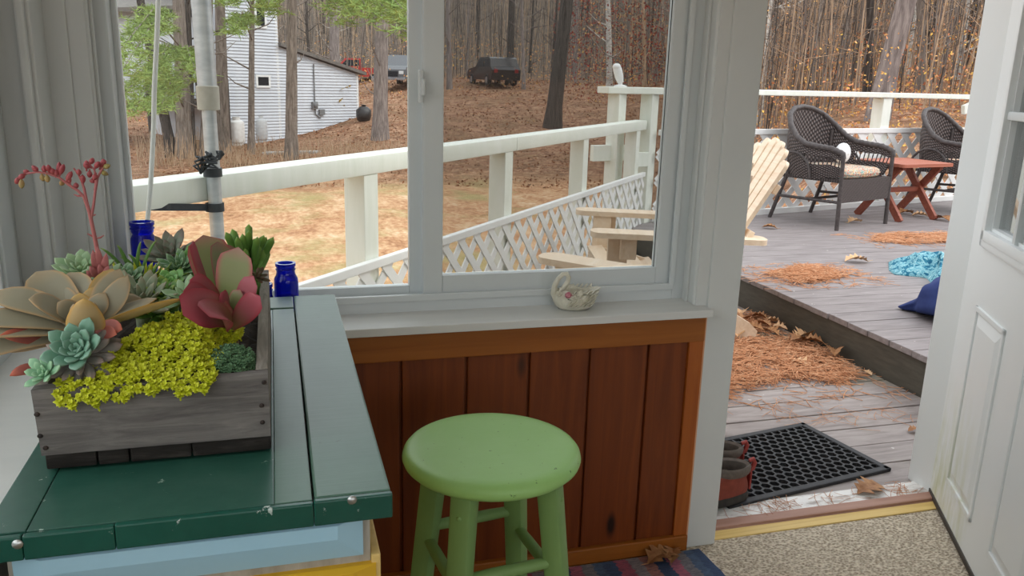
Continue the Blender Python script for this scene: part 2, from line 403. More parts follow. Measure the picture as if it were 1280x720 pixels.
# knotty pine boarding below the window
gx = [-.40, -.24, -.08, .08, .255, .395, .535, .677, .818, .96, 1.05]
gx = [-.40, -.24, -.08, .10] + [at_y(px, 440, 1.895).x for px in (500, 582.5, 661, 736, 809)] + [1.05]
m = MB()
for a, b in zip(gx[:-1], gx[1:]):
    m.box((a + .0035, 1.888, .03), (b - .0035, 1.905, .66), bev=.004)
m.box((-.42, 1.899, .0), (1.088, 1.9045, .70))
struct(m.build('wall_boarding', MAT['pine_board']))
struct(MB().box((-.42, 1.878, .627), (1.088, 1.905, .703), bev=.003).build('trim_1', MAT['pine_rail']))
struct(MB().box((1.046, 1.881, .0), (1.088, 1.905, .63), bev=.002).build('trim_2', MAT['pine_stile']))
struct(MB().box((-.42, 1.872, .0), (1.088, 1.89, .048), bev=.004).build('baseboard_north', MAT['pine_rail']))
struct(MB().box((1.0885, 1.883, .01), (1.0925, 1.905, .70)).build('trim_3', MAT['cream_gap']))
# post between window and door, and corner post at the left
struct(MB().box((1.0925, YW, 0), (1.184, 2.06, 2.12), bev=.003).build('trim_4', MAT['white_trim']))
struct(MB().box((-.52, YW, .0), (-.385, 2.06, 2.0), bev=.003).build('trim_5', MAT['white_trim']))
# jamb returns of the window with a bead
for nm, s, x in (('trim_6', 1, 1.06), ('trim_7', -1, -.352)):
    m = MB().box((x, 1.893, .72), (x + s * .034, 2.06, 1.985))
    m.tube([(x + s * .004, 1.905, .725), (x + s * .004, 1.905, 1.98)], .009, 10)
    m.box((x - s * .006, 1.935, .722), (x + .0 * s, 1.95, 1.985), bev=.002)
    struct(m.build(nm, MAT['white_trim'], smooth=True))
# west wall with a wide window
m = MB().box((-.56, -2.6, 0), (-.44, 2.06, .76)).box((-.56, -2.6, 1.95), (-.44, 2.06, 2.35)).box((-.56, -2.6, .76), (-.44, -1.5, 1.95))
struct(m.build('wall_west', MAT['wall_paint']))
m = MB().box((-.57, 1.79, .74), (-.425, YW + .002, 2.0), bev=.004).box((-.447, 1.772, .787), (-.432, 1.7895, 1.95), bev=.004)
struct(m.build('trim_8', MAT['white_trim']))
m = MB().box((-.60, -1.5, .762), (-.318, 1.885, .786), bev=.003)
struct(m.build('trim_9', MAT['sill_paint']))
w2 = struct(MB().box((-.54, 1.762, .786), (-.49, 1.79, 1.95), bev=.003).box((-.535, -1.44, .786), (-.475, 1.762, .83)).box((-.535, -1.44, 1.90), (-.475, 1.762, 1.95))
            .box((-.535, -1.5, .786), (-.475, -1.44, 1.95), bev=.004).box((-.535, .05, .8), (-.475, .12, 1.95), bev=.004).build('window_2', MAT['vinyl']))
s2_ = MB().box((-.512, 1.668, .83), (-.482, 1.745, 1.90), bev=.003).box((-.506, 1.655, .83), (-.488, 1.668, 1.90), bev=.002).build('sash', MAT['vinyl'], w2)
MB().box((-.52, 1.745, .83), (-.489, 1.762, 1.90)).build('gasket', mk('gasket_dark', (52, 56, 58), None, rough=.7), s2_)
MB().box((-.507, -1.44, .83), (-.503, 1.655, 1.90)).build('glass', MAT['glass'], w2)
# south and east walls behind the camera, big porch windows to the south
m = MB().box((-.6, -2.6, 0), (3.2, -2.5, .7)).box((-.6, -2.6, 2.1), (3.2, -2.5, 2.35)).box((-.6, -2.6, .7), (-.35, -2.5, 2.1)).box((2.95, -2.6, .7), (3.2, -2.5, 2.1)).box((1.2, -2.6, .7), (1.35, -2.5, 2.1))
struct(m.build('wall_south', MAT['wall_paint']))
struct(MB().box((3.1, -2.6, 0), (3.2, 2.06, 2.35)).build('wall_east', MAT['wall_paint']))

# ------------------------------------------------------------------ window_1 : horizontal slider
w1 = struct(MB().box((-.3245, 1.972, .722), (1.0275, 2.06, .752)).box((-.3245, 1.972, 1.93), (1.0275, 2.06, 1.985))
            .box((-.358, 1.972, .722), (-.325, 2.06, 1.98), bev=.003).box((1.028, 1.972, .722), (1.062, 2.06, 1.98), bev=.003)
            .box((-.325, 1.966, .750), (1.028, 1.978, .768), bev=.003).box((1.018, 1.966, .765), (1.032, 1.976, 1.93), bev=.002).build('window_1', MAT['vinyl']))
def sash(x0, x1, y0, y1, z0, z1, wl, wr, wb):
    s = MB().box((x0, y0, z0), (x0 + wl, y1, z1), bev=.003).box((x1 - wr, y0, z0), (x1, y1, z1), bev=.003)
    s.box((x0 + wl + .0003, y0, z0), (x1 - wr - .0003, y1, z0 + wb)).box((x0 + wl + .0003, y0, z1 - .04), (x1 - wr - .0003, y1, z1))
    return s
ls = sash(-.326, .352, 2.025, 2.05, .745, 1.935, .012, .035, .032).build('sash', MAT['vinyl'], w1)
rs_ = sash(.345, 1.03, 1.985, 2.015, .764, 1.935, .05, .048, .045).build('sash', MAT['vinyl'], w1)
MB().box((-.315, 2.036, .775), (.32, 2.039, 1.90)).build('glass', MAT['glass'], ls)
MB().box((.393, 1.999, .805), (.984, 2.002, 1.90)).build('glass', MAT['glass'], rs_)
g = MB()
g.box((.393, 2.056, .80), (1.03, 2.0565, 1.93)); g.build('insect_screen', MAT['screen'], w1)
gk = MB()
for a, b in (((.391, 1.998, .803), (.986, 2.003, .8065)), ((.982, 1.998, .803), (.9865, 2.003, 1.9)), ((.391, 1.998, .803), (.395, 2.003, 1.9))): gk.box(a, b)
gk.build('gasket', mk('gasket', (40, 42, 44), None, rough=.7), rs_)
p = at_y(526, 108, 1.98)
l_ = MB().box((p.x - .006, 1.968, p.z - .038), (p.x + .004, 1.987, p.z + .038), bev=.003).box((p.x - .002, 1.956, p.z - .02), (p.x + .007, 1.972, p.z + .018), bev=.003)
l_.build('latch', MAT['vinyl'], rs_)
struct(MB().box((-.43, 1.845, .703), (1.088, 1.99, .7235), bev=.0025).build('trim_10', MAT['sill_paint']))

# ------------------------------------------------------------------ door_1, standing open towards the room
DW, DH = .95, 2.04
door = struct(bpy.data.objects.new('door_1', None)); COL.objects.link(door)
door.location = (2.04, 1.995, 0); door.rotation_euler = (0, 0, R(-120))
s = MB()
LX0, LX1, LZ0, LZ1 = .17, .80, .92, 1.86
for a, b in (((0, 0, .02), (DW, .045, LZ0)), ((0, 0, LZ1), (DW, .045, DH)), ((0, 0, LZ0), (LX0, .045, LZ1)), ((LX1, 0, LZ0), (DW, .045, LZ1))): s.box(a, b)
for x0, x1 in ((.157, .42), (.58, .845)):
    z0, z1 = .127, .69
    for (a, b) in (((x0, -.006, z0), (x1, .001, z0 + .016)), ((x0, -.006, z1 - .016), (x1, .001, z1)), ((x0, -.006, z0), (x0 + .016, .001, z1)), ((x1 - .016, -.006, z0), (x1, .001, z1))): s.box(a, b, bev=.0028)
    i0, i1, k0, k1 = x0 + .045, x1 - .045, z0 + .05, z1 - .05      # raised field with sloped sides
    o0, o1, q0, q1 = x0 + .022, x1 - .022, z0 + .022, z1 - .022
    vs = [(o0, .0, q0), (o1, .0, q0), (o1, .0, q1), (o0, .0, q1), (i0, -.007, k0), (i1, -.007, k0), (i1, -.007, k1), (i0, -.007, k1)]
    s.add(vs, [(0, 1, 5, 4), (1, 2, 6, 5), (2, 3, 7, 6), (3, 0, 4, 7), (4, 5, 6, 7)])
s.build('panel', MAT['door_white'], door)
fr = MB()
for d0, d1, w in ((.060, .0, -.012), (.038, -.0, -.018)):
    a0, a1, b0, b1 = LX0 - d0, LX1 + d0, LZ0 - d0, LZ1 + d0
    t = .026 if d0 > .05 else .03
    fr.box((a0, w, b0), (a1, .002, b0 + t), bev=.004).box((a0, w, b1 - t), (a1, .002, b1), bev=.004).box((a0, w, b0), (a0 + t, .002, b1), bev=.004).box((a1 - t, w, b0), (a1, .002, b1), bev=.004)
fr.build('lite_frame', MAT['door_white'], door, True)
mu = MB()
for k in (1, 2):
    z = LZ0 + k * (LZ1 - LZ0) / 3; mu.box((LX0 - .01, -.010, z - .012), (LX1 + .01, .012, z + .012), bev=.006)
    x = LX0 + k * (LX1 - LX0) / 3; mu.box((x - .012, -.010, LZ0 - .01), (x + .012, .012, LZ1 + .01), bev=.006)
mu.build('muntins', MAT['vinyl'], door, True)
MB().box((LX0 - .012, .016, LZ0 - .012), (LX1 + .012, .022, LZ1 + .012)).build('glass', MAT['door_glass'], door)
MB().box((.0, -.004, .004), (DW, .049, .022), bev=.003).build('door_sweep', MAT['door_sweep'], door)
h = MB().lathe([(.03, 0), (.03, .006), (.012, .012), (.012, .035), (.028, .045), (.03, .06), (.018, .07), (0, .072)], n=20, mx=Matrix.Translation((DW - .07, 0, .97)) @ Matrix.Rotation(R(90), 4, 'X'))
h.build('handle', MAT['screw'], door, True)
# jamb, threshold strips and sill plate
struct(MB().box((2.045, 1.985, 0), (2.13, 2.10, 2.12), bev=.003).box((1.184, 1.985, 2.06), (2.13, 2.10, 2.12), bev=.003).build('trim_11', MAT['door_white']))
struct(MB().box((1.184, 1.902, -.02), (2.10, 1.944, .004), bev=.002).build('trim_12', MAT['yellow_wood']))
struct(MB().box((1.184, 1.948, -.03), (2.05, 1.992, .012), bev=.006).box((1.184, 1.944, -.03), (2.05, 1.951, .004)).build('trim_13', MAT['brick_trim']))
struct(MB().box((1.184, 1.99, -.03), (2.05, 2.075, .005), bev=.003).build('trim_14', MAT['silver_sill']))

# ------------------------------------------------------------------ rag rug and the leaf on it
m = MB(); n1, n2 = 40, 24
vs, fs = [], []
for i in range(n1 + 1):
    for j in range(n2 + 1):
        x = .15 + (1.125 - .15) * i / n1; y = 1.20 + (1.862 - 1.20) * j / n2
        x += .008 * noise.noise((x * 3, y * 14, 1)); z = .007 + .0025 * noise.noise((x * 20, y * 20, 3)); vs.append((x, y, z))
for i in range(n1):
    for j in range(n2):
        a = i * (n2 + 1) + j; fs.append((a, a + n2 + 1, a + n2 + 2, a + 1))
o = len(vs); ring = [i * (n2 + 1) for i in range(n1 + 1)] + [n1 * (n2 + 1) + j for j in range(1, n2 + 1)] + [i * (n2 + 1) + n2 for i in range(n1 - 1, -1, -1)] + [j for j in range(n2 - 1, 0, -1)]
vs += [(vs[i][0], vs[i][1], .0005) for i in ring]
for k in range(len(ring)): fs.append((ring[k], ring[(k + 1) % len(ring)], o + (k + 1) % len(ring), o + k))
tag(m.add(vs, fs).build('rag_rug', MAT['rag_rug'], smooth=True), 'striped blue and pink woven rag rug lying below the pine boarding', 'rug')

def dry_leaf(mb, c, size, ang, curl=.35, seed=0):
    """an oak leaf: lobed outline around a midrib, curled up at the sides"""
    rnd = random.Random(seed); c = Vector(c); prof = [(0, .02), (.12, .10), (.22, .28), (.30, .16), (.42, .38), (.52, .2), (.64, .36), (.74, .18), (.84, .22), (1, .0)]
    vs, fs = [], []
    for t, w in prof:
        z0 = .10 * math.sin(PI * t) + .04 * rnd.random()
        for sgn in (-1, -.5, 0, .5, 1):
            ww = w * sgn * (1 + .2 * rnd.uniform(-1, 1)); x = (t - .5); z = z0 + curl * abs(ww) * (1.0 + .4 * rnd.random()) + .02
            vs.append(c + Vector(((x * math.cos(ang) - ww * math.sin(ang)) * size, (x * math.sin(ang) + ww * math.cos(ang)) * size, z * size)))
    for i in range(len(prof) - 1):
        for k in range(4): a = i * 5 + k; fs.append((a, a + 1, a + 6, a + 5))
    n0 = len(vs); vs += [q + Vector((0, 0, -.012 * size)) for q in vs]; fs += [tuple(n0 + i for i in reversed(f)) for f in fs]
    mb.add(vs, fs)
    st = [c + Vector((-.5 * math.cos(ang) * size, -.5 * math.sin(ang) * size, .03 * size)), c + Vector((-.72 * math.cos(ang) * size, -.72 * math.sin(ang) * size, .08 * size))]
    mb.tube(st, [.012 * size, .008 * size], 5); return mb
q = at_z(828, 697, .011)
t = thing('dry_leaf', 'crumpled brown oak leaf lying on the rag rug', 'leaf', (q.x, q.y, .009))
dry_leaf(MB(), (0, 0, 0), .115, R(20), .22, 3).build('blade', MAT['dry_leaf'], t)
dry_leaf(MB(), (.03, .0, .002), .08, R(60), .4, 5).build('blade', MAT['dry_leaf'], t)
q = at_z(1087, 613, .006)
t = thing('dry_leaf', 'pale brown oak leaf on the silver door sill plate', 'leaf', (q.x, q.y, .006))
dry_leaf(MB(), (0, 0, 0), .125, R(15), .16, 8).build('blade', MAT['dry_leaf'], t)

# ------------------------------------------------------------------ green topped cabinet
ZT = .823
cab = thing('cabinet', 'small painted cabinet with dark green plank top and light blue drawer, below the window', 'cabinet', (-.10, 1.35, 0))
YF, YB = .884, 1.80
top = MB().box((-.2694, YF + .004, ZT - .03), (-.0169, YB - .09, ZT - .0035), bev=.001); top.wbuild('top_board', MAT['green_paint'], cab)
sm = MB().box((-.0165, YF + .004, ZT - .03), (.0255, YB - .092, ZT - .003), bev=.001); sm.wbuild('top_board', MAT['green_board_sheen'], cab)
rt = MB().box((.028, YF + .002, ZT - .03), (.116, YB, ZT), bev=.003); rt.wbuild('top_board', MAT['green_board_sheen'], cab)
lf = MB().box((-.312, YF + .004, ZT - .03), (-.2697, YB, ZT - .0025), bev=.001); lf.wbuild('top_board', MAT['green_paint'], cab)
bk = MB().box((-.268, YB - .088, ZT - .03), (.0255, YB, ZT - .001), bev=.002); bk.wbuild('top_board', MAT['green_board_sheen'], cab)
ed = MB().box((-.314, YF - .006, ZT - .032), (-.272, YF + .003, ZT - .004), bev=.002).box((-.2715, YF - .006, ZT - .032), (-.183, YF + .003, ZT - .004), bev=.002).box((-.1825, YF - .006, ZT - .032), (.0262, YF + .003, ZT - .003), bev=.002).box((.0268, YF - .006, ZT - .032), (.117, YF + .003, ZT - .001), bev=.002)
ed.wbuild('edge_strip', MAT['green_edge'], cab)
for px, py in ((440, 625), (22, 680)):
    c = at_y(px, py, YF - .006); sc = MB().lathe([(.0055, 0), (.0055, .001), (.0035, .0028), (0, .003)], n=12, mx=Matrix.Translation(c) @ Matrix.Rotation(R(90), 4, 'X'))
    sc.wbuild('screw', MAT['screw'], cab, True)
body = MB().box((-.295, YF + .016, .09), (.092, YB - .02, ZT - .032)).box((-.285, YF + .03, 0), (.08, YB - .04, .09)); body.wbuild('carcass', MAT['body_white'], cab)
def drawer(z0, z1, mat, x0, x1, nm):
    dr = MB(); yb, yf = YF + .016, YF + .002; e = .03
    vs = [(x0, yb, z0), (x1, yb, z0), (x1, yb, z1), (x0, yb, z1), (x0, yf + .006, z0), (x1, yf + .006, z0), (x1, yf + .006, z1), (x0, yf + .006, z1), (x0 + e, yf - .004, z0 + e), (x1 - e, yf - .004, z0 + e), (x1 - e, yf - .004, z1 - .004), (x0 + e, yf - .004, z1 - .004)]
    dr.add(vs, [(0, 1, 5, 4), (1, 2, 6, 5), (2, 3, 7, 6), (3, 0, 4, 7), (4, 5, 9, 8), (5, 6, 10, 9), (6, 7, 11, 10), (7, 4, 8, 11), (8, 9, 10, 11), (3, 2, 1, 0)])
    return dr.wbuild(nm, mat, cab)
d1 = drawer(.738, ZT - .033, MAT['blue_paint'], -.288, .083, 'drawer')
d2 = drawer(.10, .724, MAT['yellow_paint'], -.300, .098, 'door')
MB().box((.0925, YF + .01, .09), (.104, YB - .03, .735), bev=.002).wbuild('side_panel', MAT['yellow_wood'], cab)
MB().lathe([(.012, 0), (.012, .006), (.007, .014), (.014, .022), (.012, .03), (0, .033)], n=16, mx=Matrix.Translation((.07, YF - .002, .40)) @ Matrix.Rotation(R(90), 4, 'X')).wbuild('knob', MAT['screw'], d2, True)

# ------------------------------------------------------------------ planter box
pl = thing('planter_box', 'weathered grey wooden box planted with succulents, on the green cabinet top', 'planter', (-.153, 1.31, ZT))
PX0, PX1, PY0, PY1, PZ1 = -.287, -.0195, 1.025, 1.60, .930
fb = MB(); NX = 24
vs = []; fs = []
for i in range(NX + 1):
    x = PX0 + (PX1 - PX0) * i / NX; wob = .0022 * noise.noise((x * 22, 0, 5))
    for y in (PY0, PY0 + .017):
        for z in (ZT + .020, PZ1 - .0025 + wob): vs.append((x + (.003 if z < .87 and i == 0 else 0), y + .001 * noise.noise((x * 30, z * 50, 0)), z))
for i in range(NX):
    a = i * 4; b = a + 4; fs += [(a, b, b + 1, a + 1), (a + 2, a + 3, b + 3, b + 2), (a + 1, b + 1, b + 3, a + 3), (a, a + 2, b + 2, b)]
fs += [(0, 1, 3, 2), (NX * 4, NX * 4 + 2, NX * 4 + 3, NX * 4 + 1)]
fb.add(vs, fs); fo = fb.wbuild('front_board', MAT['grey_wood'], pl)
bt = MB()
for x0, x1 in ((PX0 + .006, -.225), (-.2235, -.1885), (-.187, -.116), (-.115, PX1)):
    bt.box((x0, PY0 + .001, ZT + .0005), (x1, PY1 - .002, ZT + .0215 + random.uniform(-.001, .002)), bev=.003)
bt.wbuild('bottom_board', MAT['black_wood'], pl)
MB().box((PX1 - .015, PY0 + .0175, ZT + .02), (PX1, PY1 - .016, PZ1), bev=.002).wbuild('side_board', MAT['grey_wood_y'], pl)
MB().box((PX0, PY0 + .0175, ZT + .02), (PX0 + .015, PY1 - .016, PZ1), bev=.002).wbuild('side_board', MAT['grey_wood_y'], pl)
MB().box((PX0, PY1 - .016, ZT + .02), (PX1, PY1, PZ1), bev=.002).wbuild('back_board', MAT['grey_wood'], pl)
so = MB(); vs = []; fs = []; n1 = 22; n2 = 30
for i in range(n1 + 1):
    for j in range(n2 + 1):
        x = PX0 + .0155 + (PX1 - PX0 - .031) * i / n1; y = PY0 + .0175 + (PY1 - PY0 - .034) * j / n2
        vs.append((x, y, .912 + .034 * max(0, min(1, (y - 1.13) / .08)) * max(0, min(1, (x - PX0 - .02) / .04, (PX1 - .02 - x) / .04, (PY1 - .02 - y) / .05)) + .006 * noise.noise((x * 60, y * 60, 0))))
for i in range(n1):
    for j in range(n2): a = i * (n2 + 1) + j; fs.append((a, a + n2 + 1, a + n2 + 2, a + 1))
so.add(vs, fs); so.box((PX0 + .016, PY0 + .018, ZT + .022), (PX1 - .016, PY1 - .017, .900)); so.wbuild('soil', MAT['soil'], pl)
for px, py in ((46, 518), (50, 545), (57, 560), (330, 478), (327, 507), (328, 528)):
    c = at_y(px, py, PY0 - .0005)
    MB().ball(c, (.0034, .0016, .0030), 7, 5).wbuild('nail', MAT['nail'], fo)

# ------------------------------------------------------------------ stool
SX, SY, SZ = .381, 1.416, .61
st = thing('bar_stool', 'round green painted wooden stool in front of the pine boarding', 'stool', (SX, SY, 0))
seat = MB(); r_ = .1725; tk = .034
prof = [(0, SZ - tk), (r_ - .02, SZ - tk), (r_ - .008, SZ - tk + .003), (r_ - .002, SZ - tk + .009), (r_, SZ - tk * .55), (r_ - .002, SZ - .010), (r_ - .007, SZ - .004), (r_ - .016, SZ - .0008), (r_ - .03, SZ), (0, SZ)]
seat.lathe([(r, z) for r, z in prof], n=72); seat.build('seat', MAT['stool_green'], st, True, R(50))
MB().lathe([(.0, SZ - tk - .022), (.115, SZ - tk - .022), (.118, SZ - tk - .018), (.118, SZ - tk + .001), (0, SZ - tk + .001)], n=40).build('apron', MAT['stool_leg_shaded'], st, True)
LA = [R(a) for a in (-128, -38, 52, 142)]
def leg_pt(a, z):
    r = .118 + (.185 - .118) * (1 - z / (SZ - tk)); return Vector((r * math.cos(a), r * math.sin(a), z))
for a in LA:
    p0, p1 = leg_pt(a, .011), leg_pt(a, SZ - tk)
    lg = MB(); rad = Vector((math.cos(a), math.sin(a), 0)); tan = Vector((-math.sin(a), math.cos(a), 0)); w = .019
    vs = []; fs = []; prof8 = []
    for k in range(16):
        an = 2 * PI * k / 16; c_, s_ = math.cos(an), math.sin(an); e = 2 / 5.0
        prof8.append((math.copysign(abs(c_) ** e, c_), math.copysign(abs(s_) ** e, s_)))
    for t in (0, .02, .5, .98, 1):
        c = p0.lerp(p1, t); ww = w * (.88 if t in (0,) else 1) * (1 + .18 * t)
        vs += [c + rad * (x * ww) + tan * (y * ww) for x, y in prof8]
    for i in range(4):
        for k in range(16): fs.append((i * 16 + k, i * 16 + (k + 1) % 16, (i + 1) * 16 + (k + 1) % 16, (i + 1) * 16 + k))
    fs += [tuple(range(15, -1, -1)), tuple(64 + k for k in range(16))]
    lo = lg.add(vs, fs).build('leg', MAT['stool_leg_shaded'], st, True, R(35))
    c = leg_pt(a, SZ - tk - .05) + rad * (w * 1.2)
    MB().ball(c - rad * .0045, .0065, 12, 8).build('plug', MAT['stool_leg_shaded'], lo, True)
def rung(i, j, z):
    a, b = leg_pt(LA[i], z), leg_pt(LA[j], z)
    MB().tube([a.lerp(b, .07), a.lerp(b, .3), a.lerp(b, .7), a.lerp(b, .93)], [.0105, .012, .012, .0105], 14).build('stretcher', MAT['stool_leg_shaded'], st, True)
rung(0, 1, .395); rung(0, 3, .375); rung(2, 3, .40); rung(1, 2, .36)
rung(0, 1, .15); rung(2, 3, .19); rung(0, 3, .17); rung(1, 2, .13)

# ------------------------------------------------------------------ swan dish on the sill
sw = thing('swan_dish', 'cream porcelain swan dish with a pink rose, on the white window sill', 'figurine', (.728, 1.925, .7237), R(-6))
levels = [(0, .030, .021), (.0025, .040, .028), (.010, .050, .035), (.022, .055, .039), (.036, .0575, .041), (.047, .055, .038), (.051, .0525, .036), (.0495, .048, .032), (.030, .046, .030), (.012, .036, .024), (.008, .0, .0)]
vs, fs = [], []; K = 40
for z, a, b in levels:
    for k in range(K):
        an = 2 * PI * k / K; wv = .003 * math.sin(an * 9) * (z > .03) * (a > .05)
        vs.append(((a + wv) * math.cos(an), (b + wv) * math.sin(an), z + (.004 * math.sin(an * 5) if .045 < z else 0)))
for i in range(len(levels) - 1):
    for k in range(K): fs.append((i * K + k, i * K + (k + 1) % K, (i + 1) * K + (k + 1) % K, (i + 1) * K + k))
fs.append(tuple(range(K - 1, -1, -1)))
m = MB().add(vs, fs)
for s_ in (-1, 1):                                   # layered wing feathers
    for i in range(4):
        for j in range(6):
            m.leaf((-.030 + j * .012 + i * .004, s_ * (.037 - .001 * i), .014 + i * .010), R(15) if s_ > 0 else R(-15), R(25), R(55), .020, .013, .003, 0, m=4)
m.leaf((.040, 0, .040), 0, R(25), R(30), .034, .034, .008, .3, m=5); m.leaf((.040, .008, .038), R(20), R(20), R(35), .026, .02, .006, m=4); m.leaf((.040, -.008, .038), R(-20), R(20), R(35), .026, .02, .006, m=4)
m.build('body', MAT['ceramic'], sw, True)
pts = [(-.046, -.004, .026), (-.055, -.004, .044), (-.054, -.004, .062), (-.046, -.004, .080), (-.034, -.004, .0925), (-.024, -.004, .0935), (-.018, -.004, .084), (-.021, -.004, .071), (-.030, -.004, .058), (-.037, -.004, .050)]
m = MB().tube(pts, [.011, .009, .0072, .006, .0058, .006, .0062, .0066, .006, .004], 12); m.ball((-.036, -.004, .052), (.007, .006, .007), 10, 8); m.tube([(-.039, -.004, .049), (-.046, -.004, .040)], [.004, .0015], 8)
m.build('neck', MAT['ceramic'], sw, True)
m = MB()
for i in range(14):
    an = i * 2.4; r = .0018 + .0006 * i
    m.leaf((-.026 + r * math.cos(an) * .6, -.040, .046 + r * math.sin(an) * .6), an, 0, .6, .004 + .0003 * i, .006, .0015, m=3)
m.ball((-.026, -.039, .046), (.0085, .006, .0085), 12, 8); m.build('rose', MAT['rose_pink'], sw, True)
m = MB()
for c in ((-.010, -.041, .037), (.004, -.041, .050), (-.047, -.028, .048)):
    for i in range(5):
        an = i * 2 * PI / 5; m.ball((c[0] + .005 * math.cos(an), c[1], c[2] + .005 * math.sin(an)), (.004, .002, .004), 7, 5)
    m.ball((c[0], c[1] - .002, c[2]), .0022, 7, 5)
m.build('blossoms', MAT['ceramic'], sw, True)
m = MB()
for c, an in (((-.018, -.041, .034), 200), ((-.014, -.040, .050), 20), ((.012, -.040, .046), 330)):
    m.leaf(c, R(an), 0, .3, .012, .007, .0015, m=3)
m.build('leaves', MAT['dark_leaf'], sw, True)

# ------------------------------------------------------------------ cobalt bottles on the sill
def bottle(x, y, z, r, h, label, neck=.76):
    t = thing('glass_bottle', label, 'bottle', (x, y, z))
    o_ = [(0, 0), (r * .85, 0), (r, .004), (r, h - .045), (r * .97, h - .036), (r * .8, h - .027), (r * neck, h - .021), (r * neck, h - .008), (r * (neck + .08), h - .007), (r * (neck + .08), h), (r * neck * .82, h)]
    i_ = [(r * neck * .82, h - .02), (r * .9, h - .045), (r * .9, .006), (0, .006)]
    MB().lathe(o_ + i_, n=36).build('body', MAT['cobalt_glass'], t, True, R(30))
    MB().tube([(r * (neck + .02) * math.cos(a * PI / 12), r * (neck + .02) * math.sin(a * PI / 12), h - .0145) for a in range(25)], .0018, 6).build('thread', MAT['cobalt_glass'], t, True)
bottle(.014, 1.915, .7237, .0275, .148, 'cobalt blue glass bottle standing on the sill behind the green cabinet, right of the planter')
bottle(-.0365, 1.885, .7237, .0235, .108, 'short cobalt blue bottle half hidden between the planter and the taller bottle', .8)
c = at_y(177, 277, 1.93)
bottle(c.x, 1.93, .7237, .0262, c.z - .7237, 'tall cobalt blue jar in the window corner behind the plants', .9)
# ================================================================== succulents (each plant a thing)
def leafmat(name, base, tip, edge, back=None, rough=.45, e0=.55, e1=1.0, t0=.72, t1=1.0, root=None):
    n = NT(name); n.rs(rough, .35)
    uv = n.new('ShaderNodeTexCoord').outputs['UV']; s_ = n.sep(uv)
    f = n.noise(n.coords('Object'), 40, 4, .6)
    col = n.mix(n.math('MULTIPLY', f, .5), lin(base), lin(back if back else tuple(int(x * .82) for x in base)))
    if root: col = n.mix(n.ramp(s_[1], [(.0, (1, 1, 1, 1)), (.55, (0, 0, 0, 1))]), col, lin(root))
    col = n.mix(n.ramp(s_[1], [(t0, (0, 0, 0, 1)), (t1, (1, 1, 1, 1))]), col, lin(tip))
    col = n.mix(n.math('MULTIPLY', n.ramp(s_[0], [(e0, (0, 0, 0, 1)), (e1, (1, 1, 1, 1))]), .85), col, lin(edge))
    n.color(col); n.b.inputs['Subsurface Weight'].default_value = .06; n.b.inputs['Subsurface Radius'].default_value = (.004, .004, .002); return n.m
MAT['ghost'] = leafmat('ghost', (146, 142, 118), (160, 142, 112), (186, 150, 104), (136, 130, 118), .5)
MAT['ghost_red'] = leafmat('ghost_red', (160, 88, 78), (190, 100, 72), (176, 98, 80), None, .5)
MAT['ghost_gold'] = leafmat('ghost_gold', (176, 152, 104), (190, 154, 84), (198, 152, 70), (160, 140, 112), .5)
MAT['echeveria_blue'] = leafmat('echeveria_blue', (104, 148, 124), (120, 158, 138), (138, 168, 152), (88, 130, 110), .5)
MAT['echeveria_mauve'] = leafmat('echeveria_mauve', (132, 128, 122), (144, 124, 116), (150, 140, 132), (112, 118, 110), .5)
MAT['echeveria_mint'] = leafmat('echeveria_mint', (128, 174, 136), (150, 190, 150), (160, 196, 166), None, .5)
MAT['kalanchoe'] = leafmat('kalanchoe', (122, 128, 84), (148, 108, 94), (164, 70, 82), (124, 128, 86), .42, .5, .95, .80, 1.0, (112, 142, 62))
MAT['kalanchoe_red'] = leafmat('kalanchoe_red', (150, 82, 88), (162, 72, 84), (150, 48, 62), (140, 70, 74), .42, .4, 1, .6, 1, (140, 112, 76))
MAT['finger_green'] = leafmat('finger_green', (106, 148, 70), (136, 168, 80), (104, 146, 70), (88, 130, 60), .4)
MAT['grey_rosette'] = leafmat('grey_rosette', (128, 136, 118), (122, 100, 92), (140, 132, 118), (108, 116, 102), .5)
MAT['spiky_green'] = leafmat('spiky_green', (92, 134, 56), (142, 160, 66), (106, 146, 66), (66, 104, 50), .45)
MAT['haworthia'] = leafmat('haworthia', (96, 136, 88), (150, 176, 140), (176, 196, 168), (70, 108, 68), .4)
MAT['bright_green'] = leafmat('bright_green', (106, 160, 82), (130, 176, 100), (150, 190, 120), None, .4)
MAT['silver_green'] = leafmat('silver_green', (136, 150, 122), (156, 148, 124), (164, 168, 144), (118, 136, 108), .5)
MAT['pale_green'] = leafmat('pale_green', (146, 176, 132), (160, 186, 144), (172, 194, 160), (124, 156, 116), .5)
MAT['gold_sedum'] = leafmat('gold_sedum', (198, 204, 40), (220, 222, 84), (208, 212, 62), (176, 186, 32), .55)
MAT['blue_sedum'] = leafmat('blue_sedum', (100, 138, 98), (120, 156, 124), (110, 146, 110), (84, 118, 84), .6)
MAT['pink_stem'] = mk('pink_stem', (164, 92, 94), (176, 108, 104), 40, .5)
MAT['coral_bud'] = mk('coral_bud', (146, 54, 62), (172, 86, 88), 60, .5)
MAT['olive_bud'] = mk('olive_bud', (150, 150, 84), (160, 120, 80), 60, .5)

